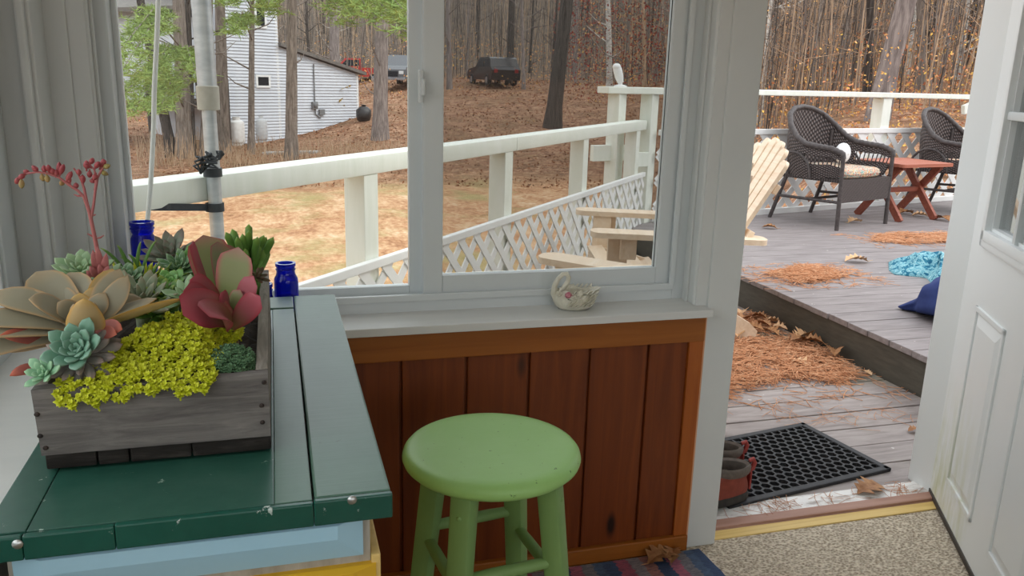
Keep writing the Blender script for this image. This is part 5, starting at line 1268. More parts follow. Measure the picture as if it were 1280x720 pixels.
f = n.ramp(n.math('ADD', n.math('MULTIPLY', dist.outputs['Value'], .02), n.math('MULTIPLY', nz(.3, 4), .25)), [(.60, (0, 0, 0, 1)), (.70, (1, 1, 1, 1))])
sp_ = n.sep(P0); side = n.math('ADD', n.math('MULTIPLY', n.math('SUBTRACT', sp_[0], n.math('MULTIPLY', sp_[1], .46)), .22), n.math('MULTIPLY', nz(.3, 3), .8))
f = n.math('MAXIMUM', f, n.ramp(side, [(.30, (0, 0, 0, 1)), (.55, (1, 1, 1, 1))]))
far_shade = n.ramp(nz(3, 6), [(.35, lin((70, 60, 52))), (.6, lin((122, 106, 92)))]); ff = n.ramp(n.math('ADD', n.math('MULTIPLY', dist.outputs['Value'], .01), n.math('MULTIPLY', nz(.2, 4), .2)), [(.62, (0, 0, 0, 1)), (.85, (1, 1, 1, 1))])  # far ground darker and greyer: shade inside the woods put into the colour
n.color(n.mix(ff, n.mix(f, lawn, lit), far_shade)); n.bump(nz(11, 6), .8, .08); MAT['ground'] = n.m
vs, fs = [], []; NA, NRr = 240, 96
for j in range(NRr + 1):
    r = 2.0 + 268 * (j / NRr) ** 2.1
    for i in range(NA):
        a = 2 * PI * i / NA; x, y = r * math.sin(a), r * math.cos(a); vs.append((x, y, ground(x, y)))
for j in range(NRr):
    for i in range(NA): fs.append((j * NA + i, j * NA + (i + 1) % NA, (j + 1) * NA + (i + 1) % NA, (j + 1) * NA + i))
vs.append((0, 0, -2)); fs += [(len(vs) - 1, i, (i + 1) % NA) for i in range(NA)]
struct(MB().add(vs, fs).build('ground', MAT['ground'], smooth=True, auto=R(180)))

def bark(name, c1, c2, c3, st=(9, 9, 1.2), bump=.8):
    n = NT(name); n.rs(.95, .1); f = n.noise(n.coords('Object', st), 1.6, 6, .7, .5)
    n.color(n.ramp(f, [(.3, lin(c1)), (.5, lin(c2)), (.7, lin(c3))])); n.bump(f, bump, .03); return n.m
MAT['bark'] = bark('bark', (88, 80, 74), (126, 116, 108), (158, 148, 138))
MAT['bark_dark'] = bark('bark_dark', (50, 46, 43), (78, 72, 68), (104, 97, 91))
MAT['bark_grey'] = bark('bark_grey', (96, 88, 86), (134, 124, 120), (170, 160, 154))
MAT['bark_tan'] = bark('bark_tan', (140, 116, 94), (176, 150, 124), (206, 184, 160))
MAT['birch'] = bark('birch', (84, 78, 74), (200, 196, 188), (224, 222, 216), (3, 3, 9))
n = NT('pine_green'); n.rs(.7, .2); n.color(n.ramp(n.noise(n.coords('Object'), 3, 4, .6), [(.3, lin((98, 120, 62))), (.5, lin((134, 156, 84))), (.7, lin((164, 180, 106)))])); MAT['pine_green'] = n.m
n = NT('leaf_mix'); n.rs(.8, .1); n.color(n.ramp(n.noise(n.coords('Object'), 1.7, 5, .8), [(.30, lin((140, 86, 64))), (.42, lin((196, 124, 90))), (.50, lin((214, 160, 114))), (.58, lin((226, 186, 92))), (.68, lin((204, 164, 128)))])); MAT['leaf_mix'] = n.m
n = NT('leaf_red'); n.rs(.8, .1); n.color(n.ramp(n.noise(n.coords('Object'), 2.5, 4, .8), [(.35, lin((110, 46, 38))), (.6, lin((160, 64, 48)))])); MAT['leaf_red'] = n.m
n = NT('leaf_yellow'); n.rs(.8, .1); n.color(n.ramp(n.noise(n.coords('Object'), 9, 4, .8), [(.35, lin((196, 158, 66))), (.6, lin((226, 200, 110)))])); MAT['leaf_yellow'] = n.m

def trunk(m, H, r, lean=(0, 0), seed=0, n=10, seg=14):
    pts, rad = [], []
    for i in range(seg + 1):
        t = i / seg; w = .12 * r * 4
        pts.append(Vector((lean[0] * t * H + w * noise.noise((t * 3, seed, 0)) * t, lean[1] * t * H + w * noise.noise((t * 3, seed, 5)) * t, t * H - .4 * (i == 0))))
        rad.append(r * (1.0 - .72 * t) * (1.35 if i == 0 else 1))
    m.tube(pts, rad, n); return pts, rad
def branches(m, pts, rad, cnt, rnd, z0=.15, Lk=1.0, up=.4):
    for _ in range(cnt):
        t = rnd.uniform(z0, .97); i = min(len(pts) - 2, int(t * (len(pts) - 1))); p = pts[i].lerp(pts[i + 1], t * (len(pts) - 1) - i)
        a = rnd.uniform(0, 2 * PI); L = rnd.uniform(.8, 2.2) * Lk * (1.15 - t * .7); d = Vector((math.cos(a), math.sin(a), rnd.uniform(-.1, .1) + up)).normalized(); r0 = min(rad[i] * .3, .03 * Lk + .008)
        q1 = p + d * L * .5 + Vector((0, 0, rnd.uniform(-.1, .12) * L)); q2 = q1 + (d + Vector((rnd.uniform(-.4, .4), rnd.uniform(-.4, .4), rnd.uniform(-.1, .5)))).normalized() * L * .6
        m.tube([p, q1, q2], [r0, r0 * .6, r0 * .25], 4, False)
        for k in range(2):
            b = q1.lerp(q2, rnd.random()); m.tube([b, b + Vector((rnd.uniform(-.4, .4), rnd.uniform(-.4, .4), rnd.uniform(-.05, .4))) * L * .5], [r0 * .35, r0 * .15], 3, False)
def bough(m_w, m_n, p, d, L, rnd, dens=40, spread=.34, nl=.20):
    """a pine bough: a limb with twigs carrying tufts of needles"""
    d = d.normalized(); q = p + d * L; mid = p.lerp(q, .5) + Vector((0, 0, .08 * L)); m_w.tube([p, mid, q], [.035, .025, .008], 5, False)
    for _ in range(int(dens * L / 2)):
        t = rnd.uniform(.3, 1.02); b = p.lerp(mid, t * 2) if t < .5 else mid.lerp(q, t * 2 - 1)
        c = b + Vector((rnd.gauss(0, spread * .6), rnd.gauss(0, spread * .6), rnd.gauss(-.03, .03)))
        for k in range(8):
            nd = Vector((rnd.gauss(0, 1), rnd.gauss(0, 1), rnd.gauss(.15, .45))).normalized() * nl * rnd.uniform(.6, 1.2); s = nd.cross(Vector((rnd.gauss(0, 1), rnd.gauss(0, 1), rnd.gauss(0, 1)))).normalized() * .010
            m_n.add([c - s, c + s, c + nd + s * .5, c + nd - s * .5, c + nd * .5 + nd.cross(s).normalized() * .008], [(0, 1, 2, 3), (0, 1, 4), (2, 3, 4)])
def tree(base, top_px, wpx, H, label, mat, nb, seed, cat='tree', name='tree', group=None, boughs=None, leafmat_=None):
    """base (px,py) on the ground, top_px: column where the trunk leaves the frame top"""
    p = hit(*base) if not hasattr(base, 'x') else base; D = math.hypot(p.x, p.y); r = wpx / 2 * D / F_PX
    d = ray(top_px, 0); d = d / math.hypot(d.x, d.y); u = CAMP + d * D                       # point on the trunk at the frame top
    lean = ((u.x - p.x) / max(1, u.z - p.z), (u.y - p.y) / max(1, u.z - p.z)); rnd = random.Random(seed)
    t = thing(name, label, cat, p, 0, group); m = MB(); pts, rad = trunk(m, H, r * 1.12, lean, seed); m.build('trunk', mat, t, True, R(80))
    b = MB(); branches(b, pts, rad, nb, rnd, .1, 1.1); 
    if nb: b.build('branches', mat, t)
    if boughs:
        w, nn = MB(), MB()
        for (bx, by, ex, ey, dist2) in boughs:
            z = (at_d(bx, by, D)).z; zz = max(.3, z - p.z); i = min(len(pts) - 2, int(zz / H * (len(pts) - 1))); f = zz / H * (len(pts) - 1) - i; s = pts[i].lerp(pts[i + 1], min(1, f))
            e = at_d(ex, ey, dist2) - p; bough(w, nn, s, e - s, (e - s).length, rnd)
        w.build('limb', mat, t); nn.build('needles', MAT['pine_green'], t)
    return t
# trees named one by one, left to right
tree((231, 197), 224, 17, 13, 'grey brown pine trunk left of the metal mast, with bright green boughs', MAT['bark'], 10, 1, name='pine_tree', boughs=[(226, 92, 248, 97, 23), (226, 90, 188, 100, 22), (226, 128, 166, 139, 21), (226, 134, 200, 136, 22), (226, 60, 152, 88, 20), (226, 40, 152, 60, 22), (226, 106, 152, 118, 24)])
tree((216, 196), 175, 11, 12, 'dark trunk leaning left beside the white cable', MAT['bark_dark'], 14, 2)
tree((241, 197), 235, 7, 12, 'thin dark trunk just left of the metal mast', MAT['bark_dark'], 8, 3)
tree((254, 197), 263, 9, 12, 'slim brown trunk mostly behind the metal mast', MAT['bark'], 6, 4)
tree((279, 191), 275, 14, 14, 'mottled grey trunk at the left corner of the white house, right of the mast', MAT['bark'], 8, 5)
tree((314, 193), 315, 7.5, 12, 'slender trunk standing in front of the white propane tanks', MAT['bark'], 8, 6, name='pine_tree', boughs=[(315, 12, 285, 4, 26), (315, 6, 338, 16, 25), (315, 50, 290, 40, 25)])
tree((364, 201), 365, 14, 14, 'stout pine trunk in front of the middle of the white house', MAT['bark'], 8, 7, name='pine_tree', boughs=[(365, -8, 440, 12, 20), (365, -30, 470, 22, 18), (365, -50, 520, 30, 17), (365, -40, 430, 26, 21), (365, -30, 335, 6, 24), (365, -70, 500, 8, 18), (365, -45, 510, 44, 19)])
tree((475, 174), 478, 17, 15, 'tall grey trunk at the right of the white house, beside the lawn', MAT['bark_grey'], 8, 8, name='pine_tree', boughs=[(478, 4, 510, 26, 27), (478, -12, 440, 8, 28)])
tree(at_d(418, 90, 52) * 1.0 - Vector((0, 0, 1.5)), 418, 12, 15, 'grey trunk rising behind the sloping shed roof', MAT['bark_grey'], 8, 9)
tree((690, 160), 709, 18, 14, 'dark leaning trunk in the middle of the right window pane', MAT['bark_dark'], 12, 10)
tree((637, 106), 640, 9, 14, 'dark trunk right beside the parked dark car', MAT['bark_dark'], 10, 11)
tree((762, 116), 760, 7, 13, 'white birch trunk behind the white corner post of the railing', MAT['birch'], 12, 12, name='birch_tree')
tree((806, 108), 804, 4, 12, 'thin orange brown trunk right of the white birch', MAT['bark_tan'], 8, 13)
tree((562, 112), 560, 6, 13, 'pale grey trunk at the left edge of the right window pane', MAT['bark_grey'], 8, 14)
tree((1094, 150), 1133, 21, 14, 'thick grey trunk leaning right behind the deck railing and wicker chairs', MAT['bark_grey'], 5, 15)
tree((1085, 118), 1088, 8, 13, 'straight dark trunk left of the thick leaning one behind the deck', MAT['bark_dark'], 10, 16)
tree((991, 78), 1001, 4.5, 12, 'pale thin birch in the woods above the wicker chair', MAT['birch'], 10, 17, name='birch_tree')
tree((1153, 112), 1150, 8, 13, 'brown trunk in the woods right of the thick leaning one', MAT['bark'], 10, 18)
tree((655, 112), 652, 4, 12, 'thin grey trunk right of the dark car in the right pane', MAT['bark_grey'], 10, 19)

# woods: single trees copied from a few grown ones
protos = []
for k, (H, r, mt, nb) in enumerate(((13, .11, 'bark', 26), (12, .075, 'bark_grey', 24), (14, .13, 'bark_dark', 26), (11, .055, 'bark_tan', 22), (12, .07, 'birch', 20), (10, .05, 'bark', 24))):
    rnd = random.Random(40 + k); m = MB(); pts, rad = trunk(m, H, r, (rnd.uniform(-.03, .03), rnd.uniform(-.03, .03)), 40 + k, 7, 9); branches(m, pts, rad, nb, rnd, .06, 1.0, .35)
    protos.append(m.build('bare_tree', MAT[mt], smooth=True, auto=R(80)))
rnd = random.Random(77); first = [True] * 6; cnt = 0; WOOD = 'bare tree trunks of the woods'
spots = []
while len(spots) < 276:
    right = rnd.random() < .42
    th = rnd.uniform(31, 52) if right else rnd.uniform(-13, 31)
    r = (26 + 62 * rnd.random() ** 1.2) if right else (56 + 60 * rnd.random() ** 1.1)
    if not right and th > 22 and rnd.random() < .5: r = 36 + 50 * rnd.random()
    x, y = r * math.sin(R(th)), r * math.cos(R(th))
    if any((x - a) ** 2 + (y - b) ** 2 < .7 for a, b in spots): continue
    if 4 < th < 9.5 and r < 66: continue
    if 13 < th < 17 and r < 66: continue
    spots.append((x, y))
for x, y in spots:
    k = rnd.choice((0, 0, 1, 1, 2, 2, 3, 3, 4, 5, 5)); o = protos[k] if first[k] else protos[k].copy()
    if not first[k]: COL.objects.link(o)
    first[k] = False; s = rnd.uniform(.8, 1.25); o.location = (x, y, ground(x, y)); o.rotation_euler = (0, 0, rnd.uniform(0, 6.28)); o.scale = (s, s, s * rnd.uniform(.9, 1.15))
    tag(o, 'bare slender tree in the dense autumn woods beyond the yard', 'tree', WOOD)
# saplings and brush nobody could count
m1, m2, m3 = MB(), MB(), MB(); pick3 = lambda: rnd.choice((m1, m1, m2, m2, m3)); rnd = random.Random(5)
for _ in range(8200):
    right = rnd.random() < .55; th = rnd.uniform(27, 54) if right else rnd.uniform(-14, 30)
    r = (19 + 75 * rnd.random()) if right else (60 + 85 * rnd.random())
    x, y = r * math.sin(R(th)), r * math.cos(R(th)); z = ground(x, y); H = rnd.uniform(2, 8) * (1 if r < 75 else 1.7); lx, ly = rnd.gauss(0, .09) * H, rnd.gauss(0, .09) * H; w = rnd.uniform(.010, .030) * (1 if r > 40 else .7)
    (pick3() if right else rnd.choice((m1, m1, m3, m3, m2))).tube([(x, y, z - .1), (x + lx * .4, y + ly * .4, z + H * .5), (x + lx, y + ly, z + H)], [w, w * .8, w * .3], 3, False)
    for k in range(3):
        f = rnd.uniform(.3, .95); p = Vector((x + lx * f * .9, y + ly * f * .9, z + H * f)); (pick3() if right else rnd.choice((m1, m1, m3, m3, m2))).tube([p, p + Vector((rnd.gauss(0, .5), rnd.gauss(0, .5), rnd.uniform(0, .8)))], [w * .5, w * .2], 3, False)
tag(m1.build('sapling_thicket', MAT['bark']), 'thicket of thin brown saplings filling the woods', 'saplings', kind='stuff')
tag(m3.build('sapling_thicket', MAT['bark_dark']), 'thicket of thin dark saplings filling the woods', 'saplings', kind='stuff')
tag(m2.build('sapling_thicket', MAT['bark_tan']), 'thicket of thin pale tan saplings filling the woods', 'saplings', kind='stuff')
def leaf_cloud(m, n_, th0, th1, r0, r1, h0, h1, sz, seed, pw=1.6):
    rnd = random.Random(seed)
    for _ in range(n_):
        th = rnd.uniform(th0, th1); r = r0 + (r1 - r0) * rnd.random(); x, y = r * math.sin(R(th)), r * math.cos(R(th))
        if noise.noise((x * .35, y * .35, seed)) < -.05 and rnd.random() < .75: continue
        z = ground(x, y) + h0 + (h1 - h0) * rnd.random() ** pw; s = sz * rnd.uniform(.6, 1.4) * (r / 40) ** .5
        a = Vector((rnd.gauss(0, 1), rnd.gauss(0, 1), rnd.gauss(0, 1))).normalized() * s; b = a.cross(Vector((rnd.gauss(0, 1), rnd.gauss(0, 1), rnd.gauss(0, 1)))).normalized() * s * .6; c = Vector((x, y, z)); u = a.cross(b).normalized() * s * .15
        m.add([c - a, c - b + u, c + a, c + b + u], [(0, 1, 2), (0, 2, 3)])
m = MB(); leaf_cloud(m, 30000, 28, 54, 11, 60, .0, 1.8, .044, 1, 3.0); leaf_cloud(m, 15000, 28, 54, 20, 60, .3, 4.5, .042, 2, 1.6)
tag(m.build('undergrowth', MAT['leaf_mix']), 'brown and orange leafy undergrowth on the slope behind the deck', 'undergrowth', kind='stuff')
m = MB(); leaf_cloud(m, 12000, -14, 30, 46, 95, .0, 2.6, .05, 3, 2.2); leaf_cloud(m, 5000, 20, 32, 40, 80, 1, 8, .05, 4, 1.2)
tag(m.build('undergrowth', MAT['leaf_mix']), 'brown leafy brush along the edge of the woods beyond the yard', 'undergrowth', kind='stuff')
m = MB(); leaf_cloud(m, 20000, -13, 31, 25, 64, .0, .05, .055, 14, 1.0)
n = NT('leaf_litter'); n.rs(.9, .1); n.color(n.ramp(n.noise(n.coords('Object'), 2.3, 5, .8), [(.35, lin((92, 62, 48))), (.5, lin((150, 104, 78))), (.6, lin((176, 130, 98))), (.68, lin((196, 158, 104)))])); MAT['leaf_litter'] = n.m
tag(m.build('leaf_litter', MAT['leaf_litter']), 'fallen brown leaves covering the slope below the woods', 'leaf litter', kind='stuff')
m = MB(); leaf_cloud(m, 6000, 18.5, 31, 40, 66, .8, 6.5, .06, 6, 1.0)
tag(m.build('undergrowth', MAT['leaf_red']), 'dark red leaves left on the branches in the right pane woods', 'foliage', kind='stuff')
m = MB()
rnd = random.Random(31)
for _ in range(1500):                     # dry weeds below the pines
    px = rnd.uniform(172, 520); q = hit(px, rnd.uniform(185, 212)); H = rnd.uniform(.15, .8) * (1.4 if px < 260 else .8)
    m.tube([q, q + Vector((rnd.gauss(0, .12), rnd.gauss(0, .12), H))], [.012, .004], 3, False)
tag(m.build('dry_weeds', MAT['bark_tan']), 'dry brown weeds under the pine trunks in front of the house', 'weeds', kind='stuff')

# ------------------------------------------------------------------ white house
n = NT('siding'); n.rs(.6, .3); P_s = n.coords('Object'); sz_ = n.sep(P_s)[2]
n.color(n.mix(n.ramp(n.noise(P_s, .8, 3), [(.35, (0, 0, 0, 1)), (.65, (1, 1, 1, 1))]), lin((196, 201, 209)), lin((208, 212, 219)))); MAT['siding'] = n.m
MAT['roof_dark'] = mk('roof_dark', (96, 92, 88), (120, 114, 108), 6, .8); MAT['dark_pane'] = mk('dark_pane', (34, 37, 42), None, rough=.35, spec=.2); MAT['house_trim'] = mk('house_trim', (228, 230, 230), None, rough=.5); MAT['meter_grey'] = mk('meter_grey', (120, 122, 124), None, rough=.5)
HO = at_d(283, 178, 38); HA = math.atan2(3.85, 5.97)
hs = thing('house', 'two storey white clapboard house with a lean to shed, behind the pine trunks', 'house', (HO.x, HO.y, -1.85), HA)
hw = Vector((math.cos(HA), math.sin(HA), 0)); hn = Vector((-hw.y, hw.x, 0))
def on_wall(px, py):
    d = ray(px, py); p = CAMP + d * ((HO - CAMP).dot(hn) / d.dot(hn)); return (p - HO).dot(hw), p.z + 1.85       # local x, local z
x1 = on_wall(347, 50)[0]; x2, zr = on_wall(447, 93); _, zl = on_wall(347, 58)
def clap(m, xa, xb, top, y=0.0, z0=-1.5):
    z = z0
    while z < 8.4:
        zt = z + .135; xr_ = xb
        if top: 
            lim = lambda zz: min(xb, xa + (xb - xa) * max(0, (top[0] - zz)) / (top[0] - top[1])) if zz > top[1] else xb
            xr_ = lim(zt)
        if xr_ - xa > .1: m.add([(xa, y - .05, z), (xr_, y - .05, z), (xr_, y - .004, zt), (xa, y - .004, zt), (xa, y, z), (xr_, y, z)], [(0, 1, 2, 3), (0, 4, 5, 1)])
        z = zt
m = MB().box((0, 0, -1.5), (x1, 7, 8.4)); clap(m, 0, x1, None); w_ = m.build('wall', MAT['siding'], hs)
lx = [(x1 + .001, -1.5), (x2, -1.5), (x2, zr), (x1 + .001, zl)]
m = MB(); vs = [(a, y, b) for y in (.01, 6.5) for a, b in lx]; m.add(vs, [(0, 1, 2, 3), (7, 6, 5, 4), (0, 4, 5, 1), (1, 5, 6, 2), (2, 6, 7, 3), (3, 7, 4, 0)]); clap(m, x1 + .001, x2, (zl, zr), .01); m.build('wall', MAT['siding'], hs)
m = MB(); vs = [(a, y, b + dz) for y in (-.25, 6.7) for (a, b) in ((x1, zl + .03), (x2 + .35, zr - .03)) for dz in (0, .14)]; m.add(vs, [(0, 1, 3, 2), (4, 6, 7, 5), (0, 4, 5, 1), (2, 3, 7, 6), (1, 5, 7, 3), (0, 2, 6, 4)]); m.build('roof', MAT['roof_dark'], hs)
m = MB(); m.add([(-.4, -.5, 8.35), (x1 + .4, -.5, 8.35), (x1 + .4, 7.5, 8.35), (-.4, 7.5, 8.35), (-.4, 3.5, 10.2), (x1 + .4, 3.5, 10.2)], [(3, 2, 1, 0), (0, 1, 5, 4), (2, 3, 4, 5), (1, 2, 5), (3, 0, 4)]); m.build('roof', MAT['roof_dark'], hs)
m = MB().box((x1 - .12, -.03, -1.5), (x1 + .0, .02, 8.35)).box((x2 - .1, -.03, -1.5), (x2 + .02, .03, zr)).box((-.02, -.03, -1.5), (.1, .02, 8.35)); m.build('corner_boards', MAT['house_trim'], hs)
for (a, b) in (((318, -12), (330, 33)), ((321, 96), (335, 107))):
    xa, zb = on_wall(*a); xb, za = on_wall(*b)
    f = MB().box((xa - .09, -.09, za - .09), (xb + .09, 0, za)).box((xa - .09, -.09, zb), (xb + .09, 0, zb + .09)).box((xa - .09, -.09, za), (xa, 0, zb)).box((xb, -.09, za), (xb + .09, 0, zb)).build('window', MAT['house_trim'], hs); MB().box((xa, -.065, za), (xb, .0, zb)).build('pane', MAT['dark_pane'], f)
xa, za = on_wall(391, 80); xb, zb = on_wall(394, 148); xm, zm = on_wall(392, 133)
MB().tube([(xa, -.06, za), (xa, -.06, zm), (xa + .02, -.06, zb + .2), (xa + .3, -.06, zb)], .03, 6).build('conduit', MAT['meter_grey'], hs, True)
m = MB().box((xm - .14, -.16, zm - .12), (xm + .14, 0, zm + .22), bev=.02); m.lathe([(.0, 0), (.10, 0), (.10, .1), (0, .12)], n=14, mx=Matrix.Translation((xm, -.14, zm + .08)) @ Matrix.Rotation(R(90), 4, 'X')); m.build('electric_meter', MAT['meter_grey'], hs, True)
xg, zg = on_wall(401, 140); MB().box((xg - .15, -.14, zg - .13), (xg + .15, 0, zg + .13), bev=.02).build('meter_box', MAT['meter_grey'], hs)
m = MB().box((-4.0, 1.2, 1.8), (-.02, 6, 5.2)); m.build('wing', MAT['siding'], hs)
m = MB(); m.add([(-4.4, .6, 5.1), (0, .6, 5.6), (0, 6.5, 6.4), (-4.4, 6.5, 5.9), (-4.4, .6, 5.25), (0, .6, 5.75), (0, 6.5, 6.55), (-4.4, 6.5, 6.05)], [(3, 2, 1, 0), (4, 5, 6, 7), (0, 1, 5, 4), (1, 2, 6, 5), (2, 3, 7, 6), (3, 0, 4, 7)]); m.build('roof', MAT['roof_dark'], hs)
m = MB().box((-3.6, -.6, 1.55), (-.1, 1.2, 1.75)).box((-3.6, -.62, 2.62), (-.1, -.54, 2.72)).box((-3.6, -.62, 1.85), (-.1, -.54, 1.92))
for k in range(18): m.box((-3.55 + k * .2, -.60, 1.9), (-3.50 + k * .2, -.56, 2.64))
for k in range(4): m.box((-3.6 + k * 1.13, -.6, -1), (-3.48 + k * 1.13, -.5, 2.7))
m.build('porch_railing', MAT['bark_dark'], hs)
def propane(px, py, hpx, lab, mt):
    p = hit(px, py); D = math.hypot(p.x, p.y); H = hpx * D / F_PX; r = H * .27
    t = thing('propane_tank', lab, 'gas tank', (p.x, p.y, p.z))
    MB().lathe([(0, .06 * H), (r * .6, .06 * H), (r * .95, .12 * H), (r, .18 * H), (r, .76 * H), (r * .93, .83 * H), (r * .6, .89 * H), (.0, .91 * H)], n=24).build('body', mt, t, True)
    MB().lathe([(r * .8, -.02), (r * .8, .13 * H), (r * .76, .13 * H), (r * .76, -.02)], n=20).build('foot_ring', mt, t, True); MB().lathe([(r * .5, .88 * H), (r * .5, H), (r * .44, H), (r * .44, .88 * H)], n=20).build('collar', mt, t, True)
    MB().tube([(0, 0, .9 * H), (0, 0, .97 * H)], .03, 8).build('valve', MAT['meter_grey'], t, True)
MAT['tank_white'] = mk('tank_white', (226, 226, 224), (214, 212, 208), 3, .4); MAT['tank_grey'] = mk('tank_grey', (186, 188, 190), None, rough=.5)
propane(297, 182, 33, 'white propane tank at the left end of the house wall', MAT['tank_white']); propane(326, 178, 31, 'greyer propane tank partly behind the slender trunk', MAT['tank_grey'])
q = hit(455, 151); t = MB(); MAT['trash_black'] = mk('trash_black', (34, 34, 36), None, rough=.4)
vs, fs = [], []; Hh = 18 * math.hypot(q.x, q.y) / F_PX
t.lathe([(0, 0), (.30, .0), (.36, Hh * .3), (.33, Hh * .7), (.2, Hh * .9), (.08, Hh * .97), (.14, Hh * 1.05), (0, Hh * 1.03)], n=20); t.v = [Vector((v.x * (1 + .15 * noise.noise(v * 5)), v.y * (1 + .15 * noise.noise(v * 5 + Vector((3, 3, 3)))), v.z)) for v in t.v]
o = t.build('trash_bag', MAT['trash_black'], smooth=True, auto=R(80)); o.location = q; tag(o, 'black trash bag standing at the right corner of the white house', 'bag')
MAT['slab'] = mk('slab', (150, 148, 144), (176, 174, 170), 5, .9)
for a, b, py, lab in ((330, 358, 193, 'flat grey stone slab left of the stout pine trunk'), (371, 397, 192, 'flat grey stone slab right of the stout pine trunk')):
    p, q = hit(a, py), hit(b, py); d = (q - p).normalized(); m = MB(); m.bar(p + Vector((0, 0, .03)), q + Vector((0, 0, .03)), .5, .14, bev=.03); o = m.build('stone_slab', MAT['slab']); tag(o, lab, 'stone')
t = thing('sapling', 'little sapling with a few yellow leaves in front of the white shed wall', 'tree', hit(422, 154)); bp = t.location.copy(); m = MB(); m2 = MB(); rnd = random.Random(6)
m.tube([(0, 0, -.1), (.03, 0, .9), (0, .02, 1.9)], [.02, .015, .006], 5)
for k in range(9):
    z = .6 + .15 * k; e = Vector((rnd.uniform(-.9, .7), rnd.uniform(-.2, .2), z + .25)); m.tube([(0, 0, z), e], [.008, .004], 4)
    for j in range(7):
        c = Vector((0, 0, z)).lerp(e, rnd.uniform(.4, 1.05)); a = Vector((rnd.gauss(0, 1), rnd.gauss(0, 1), rnd.gauss(0, 1))).normalized() * .07; b = a.cross(Vector((0, .3, 1))).normalized() * .045; m2.add([c - a, c - b, c + a, c + b], [(0, 1, 2), (0, 2, 3)])
m.build('stem', MAT['bark'], t); m2.build('leaves', MAT['leaf_yellow'], t)

# ------------------------------------------------------------------ parked vehicles
def paintmat(nm, c): return mk(nm, c, None, rough=.3)
MAT['tyre'] = mk('tyre', (28, 28, 30), None, rough=.8); MAT['hub'] = mk('hub', (150, 152, 156), None, rough=.3, metal=.6); MAT['lamp_red'] = mk('lamp_red', (130, 30, 30), None, rough=.3); MAT['lamp_clear'] = mk('lamp_clear', (210, 212, 214), None, rough=.2); MAT['chrome'] = mk('chrome', (180, 182, 186), None, rough=.2, metal=.8)
def vehicle(name, label, cat, p, rz, prof, glass, paint_m, L, W):
    """side profile along local x (front at +x), extruded across y"""
    t = thing(name, label, cat, p, rz)
    mx = Matrix(((1, 0, 0, 0), (0, 0, 1, 0), (0, 1, 0, 0), (0, 0, 0, 1)))
    m = MB(); n_ = len(prof); vs = []
    for y, k in ((-W / 2, .92), (-W / 2 * 1.0, 1), (W / 2, 1), (W / 2, .92)):
        for (x, z) in prof:
            tap = 1 - .10 * max(0, z - .95); vs.append((x * (1 if k == 1 else .985), y * tap * (1.0 if k == 1 else 1.0) - math.copysign(.0 if k == 1 else -.02, y) * 0, z))
    fs = [tuple(range(n_ - 1, -1, -1)), tuple(3 * n_ + i for i in range(n_))]
    for j in range(3):
        for i in range(n_): fs.append((j * n_ + i, j * n_ + (i + 1) % n_, (j + 1) * n_ + (i + 1) % n_, (j + 1) * n_ + i))
    m.add(vs, fs).build('body', paint_m, t)
    g = MB()
    for s in (-1, 1):
        for poly in glass:
            vs = [(x, s * (W / 2 * (1 - .10 * max(0, z - .95)) + .008), z) for x, z in poly] + [(x, s * (W / 2 * (1 - .10 * max(0, z - .95)) - .02), z) for x, z in poly]; k = len(poly)
            g.add(vs, [tuple(range(k)), tuple(range(2 * k - 1, k - 1, -1))] + [(i, (i + 1) % k, k + (i + 1) % k, k + i) for i in range(k)])
    g.build('side_windows', MAT['dark_pane'], t)
    for s in (-1, 1):
        for x in (-L * .31, L * .31):
            w = MB().lathe([(.0, -.11), (.31, -.11), (.345, -.07), (.345, .07), (.31, .11), (0, .11)], n=24, mx=Matrix.Translation((x, s * (W / 2 - .08), .345)) @ Matrix.Rotation(R(90), 4, 'X')).build('wheel', MAT['tyre'], t, True)
            MB().lathe([(0, -.125), (.19, -.12), (.19, .12), (0, .125)], n=16, mx=Matrix.Translation((x, s * (W / 2 - .075), .345)) @ Matrix.Rotation(R(90), 4, 'X')).build('hub', MAT['hub'], w, True)
    xr, xf = min(a for a, _ in prof), max(a for a, _ in prof)
    for s in (-1, 1):
        MB().box((xr - .02, s * W * .36 - .12, .78), (xr + .03, s * W * .36 + .12, 1.0), bev=.02).build('tail_lamp', MAT['lamp_red'], t); MB().box((xf - .03, s * W * .36 - .14, .70), (xf + .02, s * W * .36 + .14, .88), bev=.02).build('head_lamp', MAT['lamp_clear'], t)
    MB().box((xf - .02, -W * .26, .55), (xf + .025, W * .26, .86), bev=.02).build('grille', MAT['dark_pane'], t); MB().box((xf - .02, -W * .48, .36), (xf + .07, W * .48, .52), bev=.03).build('bumper', MAT['chrome'], t)
    zt = max(z for _, z in prof)
    bxs = [x for x, z in prof if z > zt - .06]
    MB().add([(min(bxs) + .02, -W * .36, zt - .08), (min(bxs) + .02, W * .36, zt - .08), (xr + .12, W * .40, 1.02), (xr + .12, -W * .40, 1.02), (min(bxs) - .0, -W * .36, zt - .10), (min(bxs) - .0, W * .36, zt - .10), (xr + .08, W * .40, 1.0), (xr + .08, -W * .40, 1.0)], [(0, 1, 2, 3), (7, 6, 5, 4), (0, 4, 5, 1), (2, 6, 7, 3)]).build('rear_window', MAT['dark_pane'], t)
    return t
suv = [(-2.2, .35), (-2.25, .95), (-2.0, 1.15), (-1.75, 1.62), (-1.5, 1.70), (.1, 1.68), (.75, 1.12), (2.0, .98), (2.25, .80), (2.25, .35)]
suvg = [[(-1.75, 1.12), (-1.55, 1.56), (-.75, 1.58), (-.75, 1.12)], [(-.68, 1.12), (-.68, 1.58), (.05, 1.56), (.58, 1.12)]]
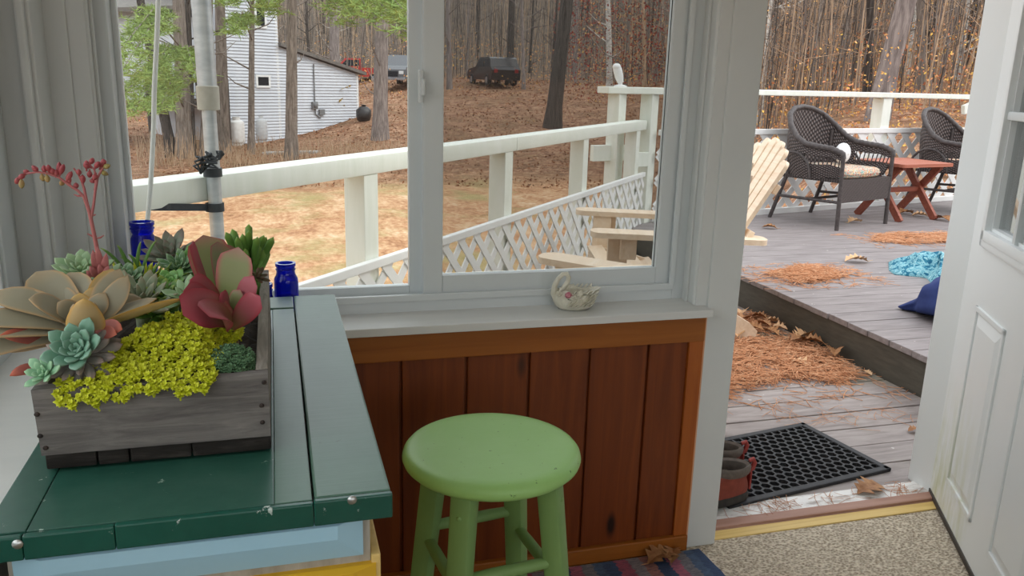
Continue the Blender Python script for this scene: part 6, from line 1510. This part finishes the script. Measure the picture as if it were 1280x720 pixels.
pick = [(-2.6, .45), (-2.65, 1.12), (-.75, 1.12), (-.7, 1.75), (-.6, 1.82), (.5, 1.80), (1.05, 1.20), (2.4, 1.10), (2.6, .95), (2.6, .45)]
pickg = [[(-.58, 1.22), (-.55, 1.68), (.42, 1.68), (.85, 1.22)]]
q = hit(616, 107); vehicle('car', 'dark car parked at the edge of the woods, seen through the right pane', 'car', (q.x, q.y, q.z), R(96), suv, suvg, paintmat('car_dark', (36, 31, 32)), 4.5, 1.85)
q = hit(441, 103); vehicle('pickup_truck', 'red pickup truck parked beyond the end of the white house', 'truck', (q.x, q.y, q.z), R(172), pick, pickg, paintmat('truck_red', (178, 48, 40)), 5.2, 1.95)
q = hit(506, 108); vehicle('pickup_truck', 'grey truck facing the yard, right of the tall grey trunk', 'truck', (q.x, q.y, q.z), R(-118), pick, pickg, paintmat('truck_grey', (96, 98, 102)), 5.2, 1.95)
# ------------------------------------------------------------------ light
w = bpy.data.worlds.new('sky'); SC.world = w; w.use_nodes = True
nt = w.node_tree; bg = nt.nodes['Background']
tc = nt.nodes.new('ShaderNodeTexCoord'); no = nt.nodes.new('ShaderNodeTexNoise'); no.inputs['Scale'].default_value = 2.2; no.inputs['Detail'].default_value = 5
cr = nt.nodes.new('ShaderNodeValToRGB'); cr.color_ramp.elements[0].position = .35; cr.color_ramp.elements[1].position = .7
cr.color_ramp.elements[0].color = (.80, .87, .95, 1); cr.color_ramp.elements[1].color = (1.0, 1.0, 1.0, 1)
nt.links.new(tc.outputs['Generated'], no.inputs['Vector']); nt.links.new(no.outputs['Fac'], cr.inputs['Fac']); nt.links.new(cr.outputs['Color'], bg.inputs['Color'])
bg.inputs['Strength'].default_value = 1.75
sd = bpy.data.lights.new('sun', 'SUN'); so_ = bpy.data.objects.new('sun', sd); COL.objects.link(so_)
sd.energy = 1.2; sd.angle = R(35); sd.color = (1, .97, .92); so_.rotation_euler = (R(20), R(45), 0)
def area(name, loc, rot, sx, sy, e, col=(1, 1, 1)):
    d = bpy.data.lights.new(name, 'AREA'); d.shape = 'RECTANGLE'; d.size = sx; d.size_y = sy; d.energy = e; d.color = col
    o = bpy.data.objects.new(name, d); COL.objects.link(o); o.location = loc; o.rotation_euler = rot; return o
area('fill_south', (1.2, -2.45, 1.4), (R(90), 0, 0), 3.0, 1.3, 3.5)  # added fill light at the south openings to brighten the room
area('fill_west', (-.47, -.2, 1.4), (R(90), 0, R(-90)), 2.6, 1.0, 5)  # added area light inside the west window, boosts the interior
vs_ = SC.view_settings; vs_.view_transform = 'Standard'; vs_.look = 'None'; vs_.exposure = .22; vs_.gamma = 1; vs_.use_curve_mapping = False
SC.cycles.max_bounces = 10; SC.cycles.transparent_max_bounces = 24; SC.cycles.use_denoising = True
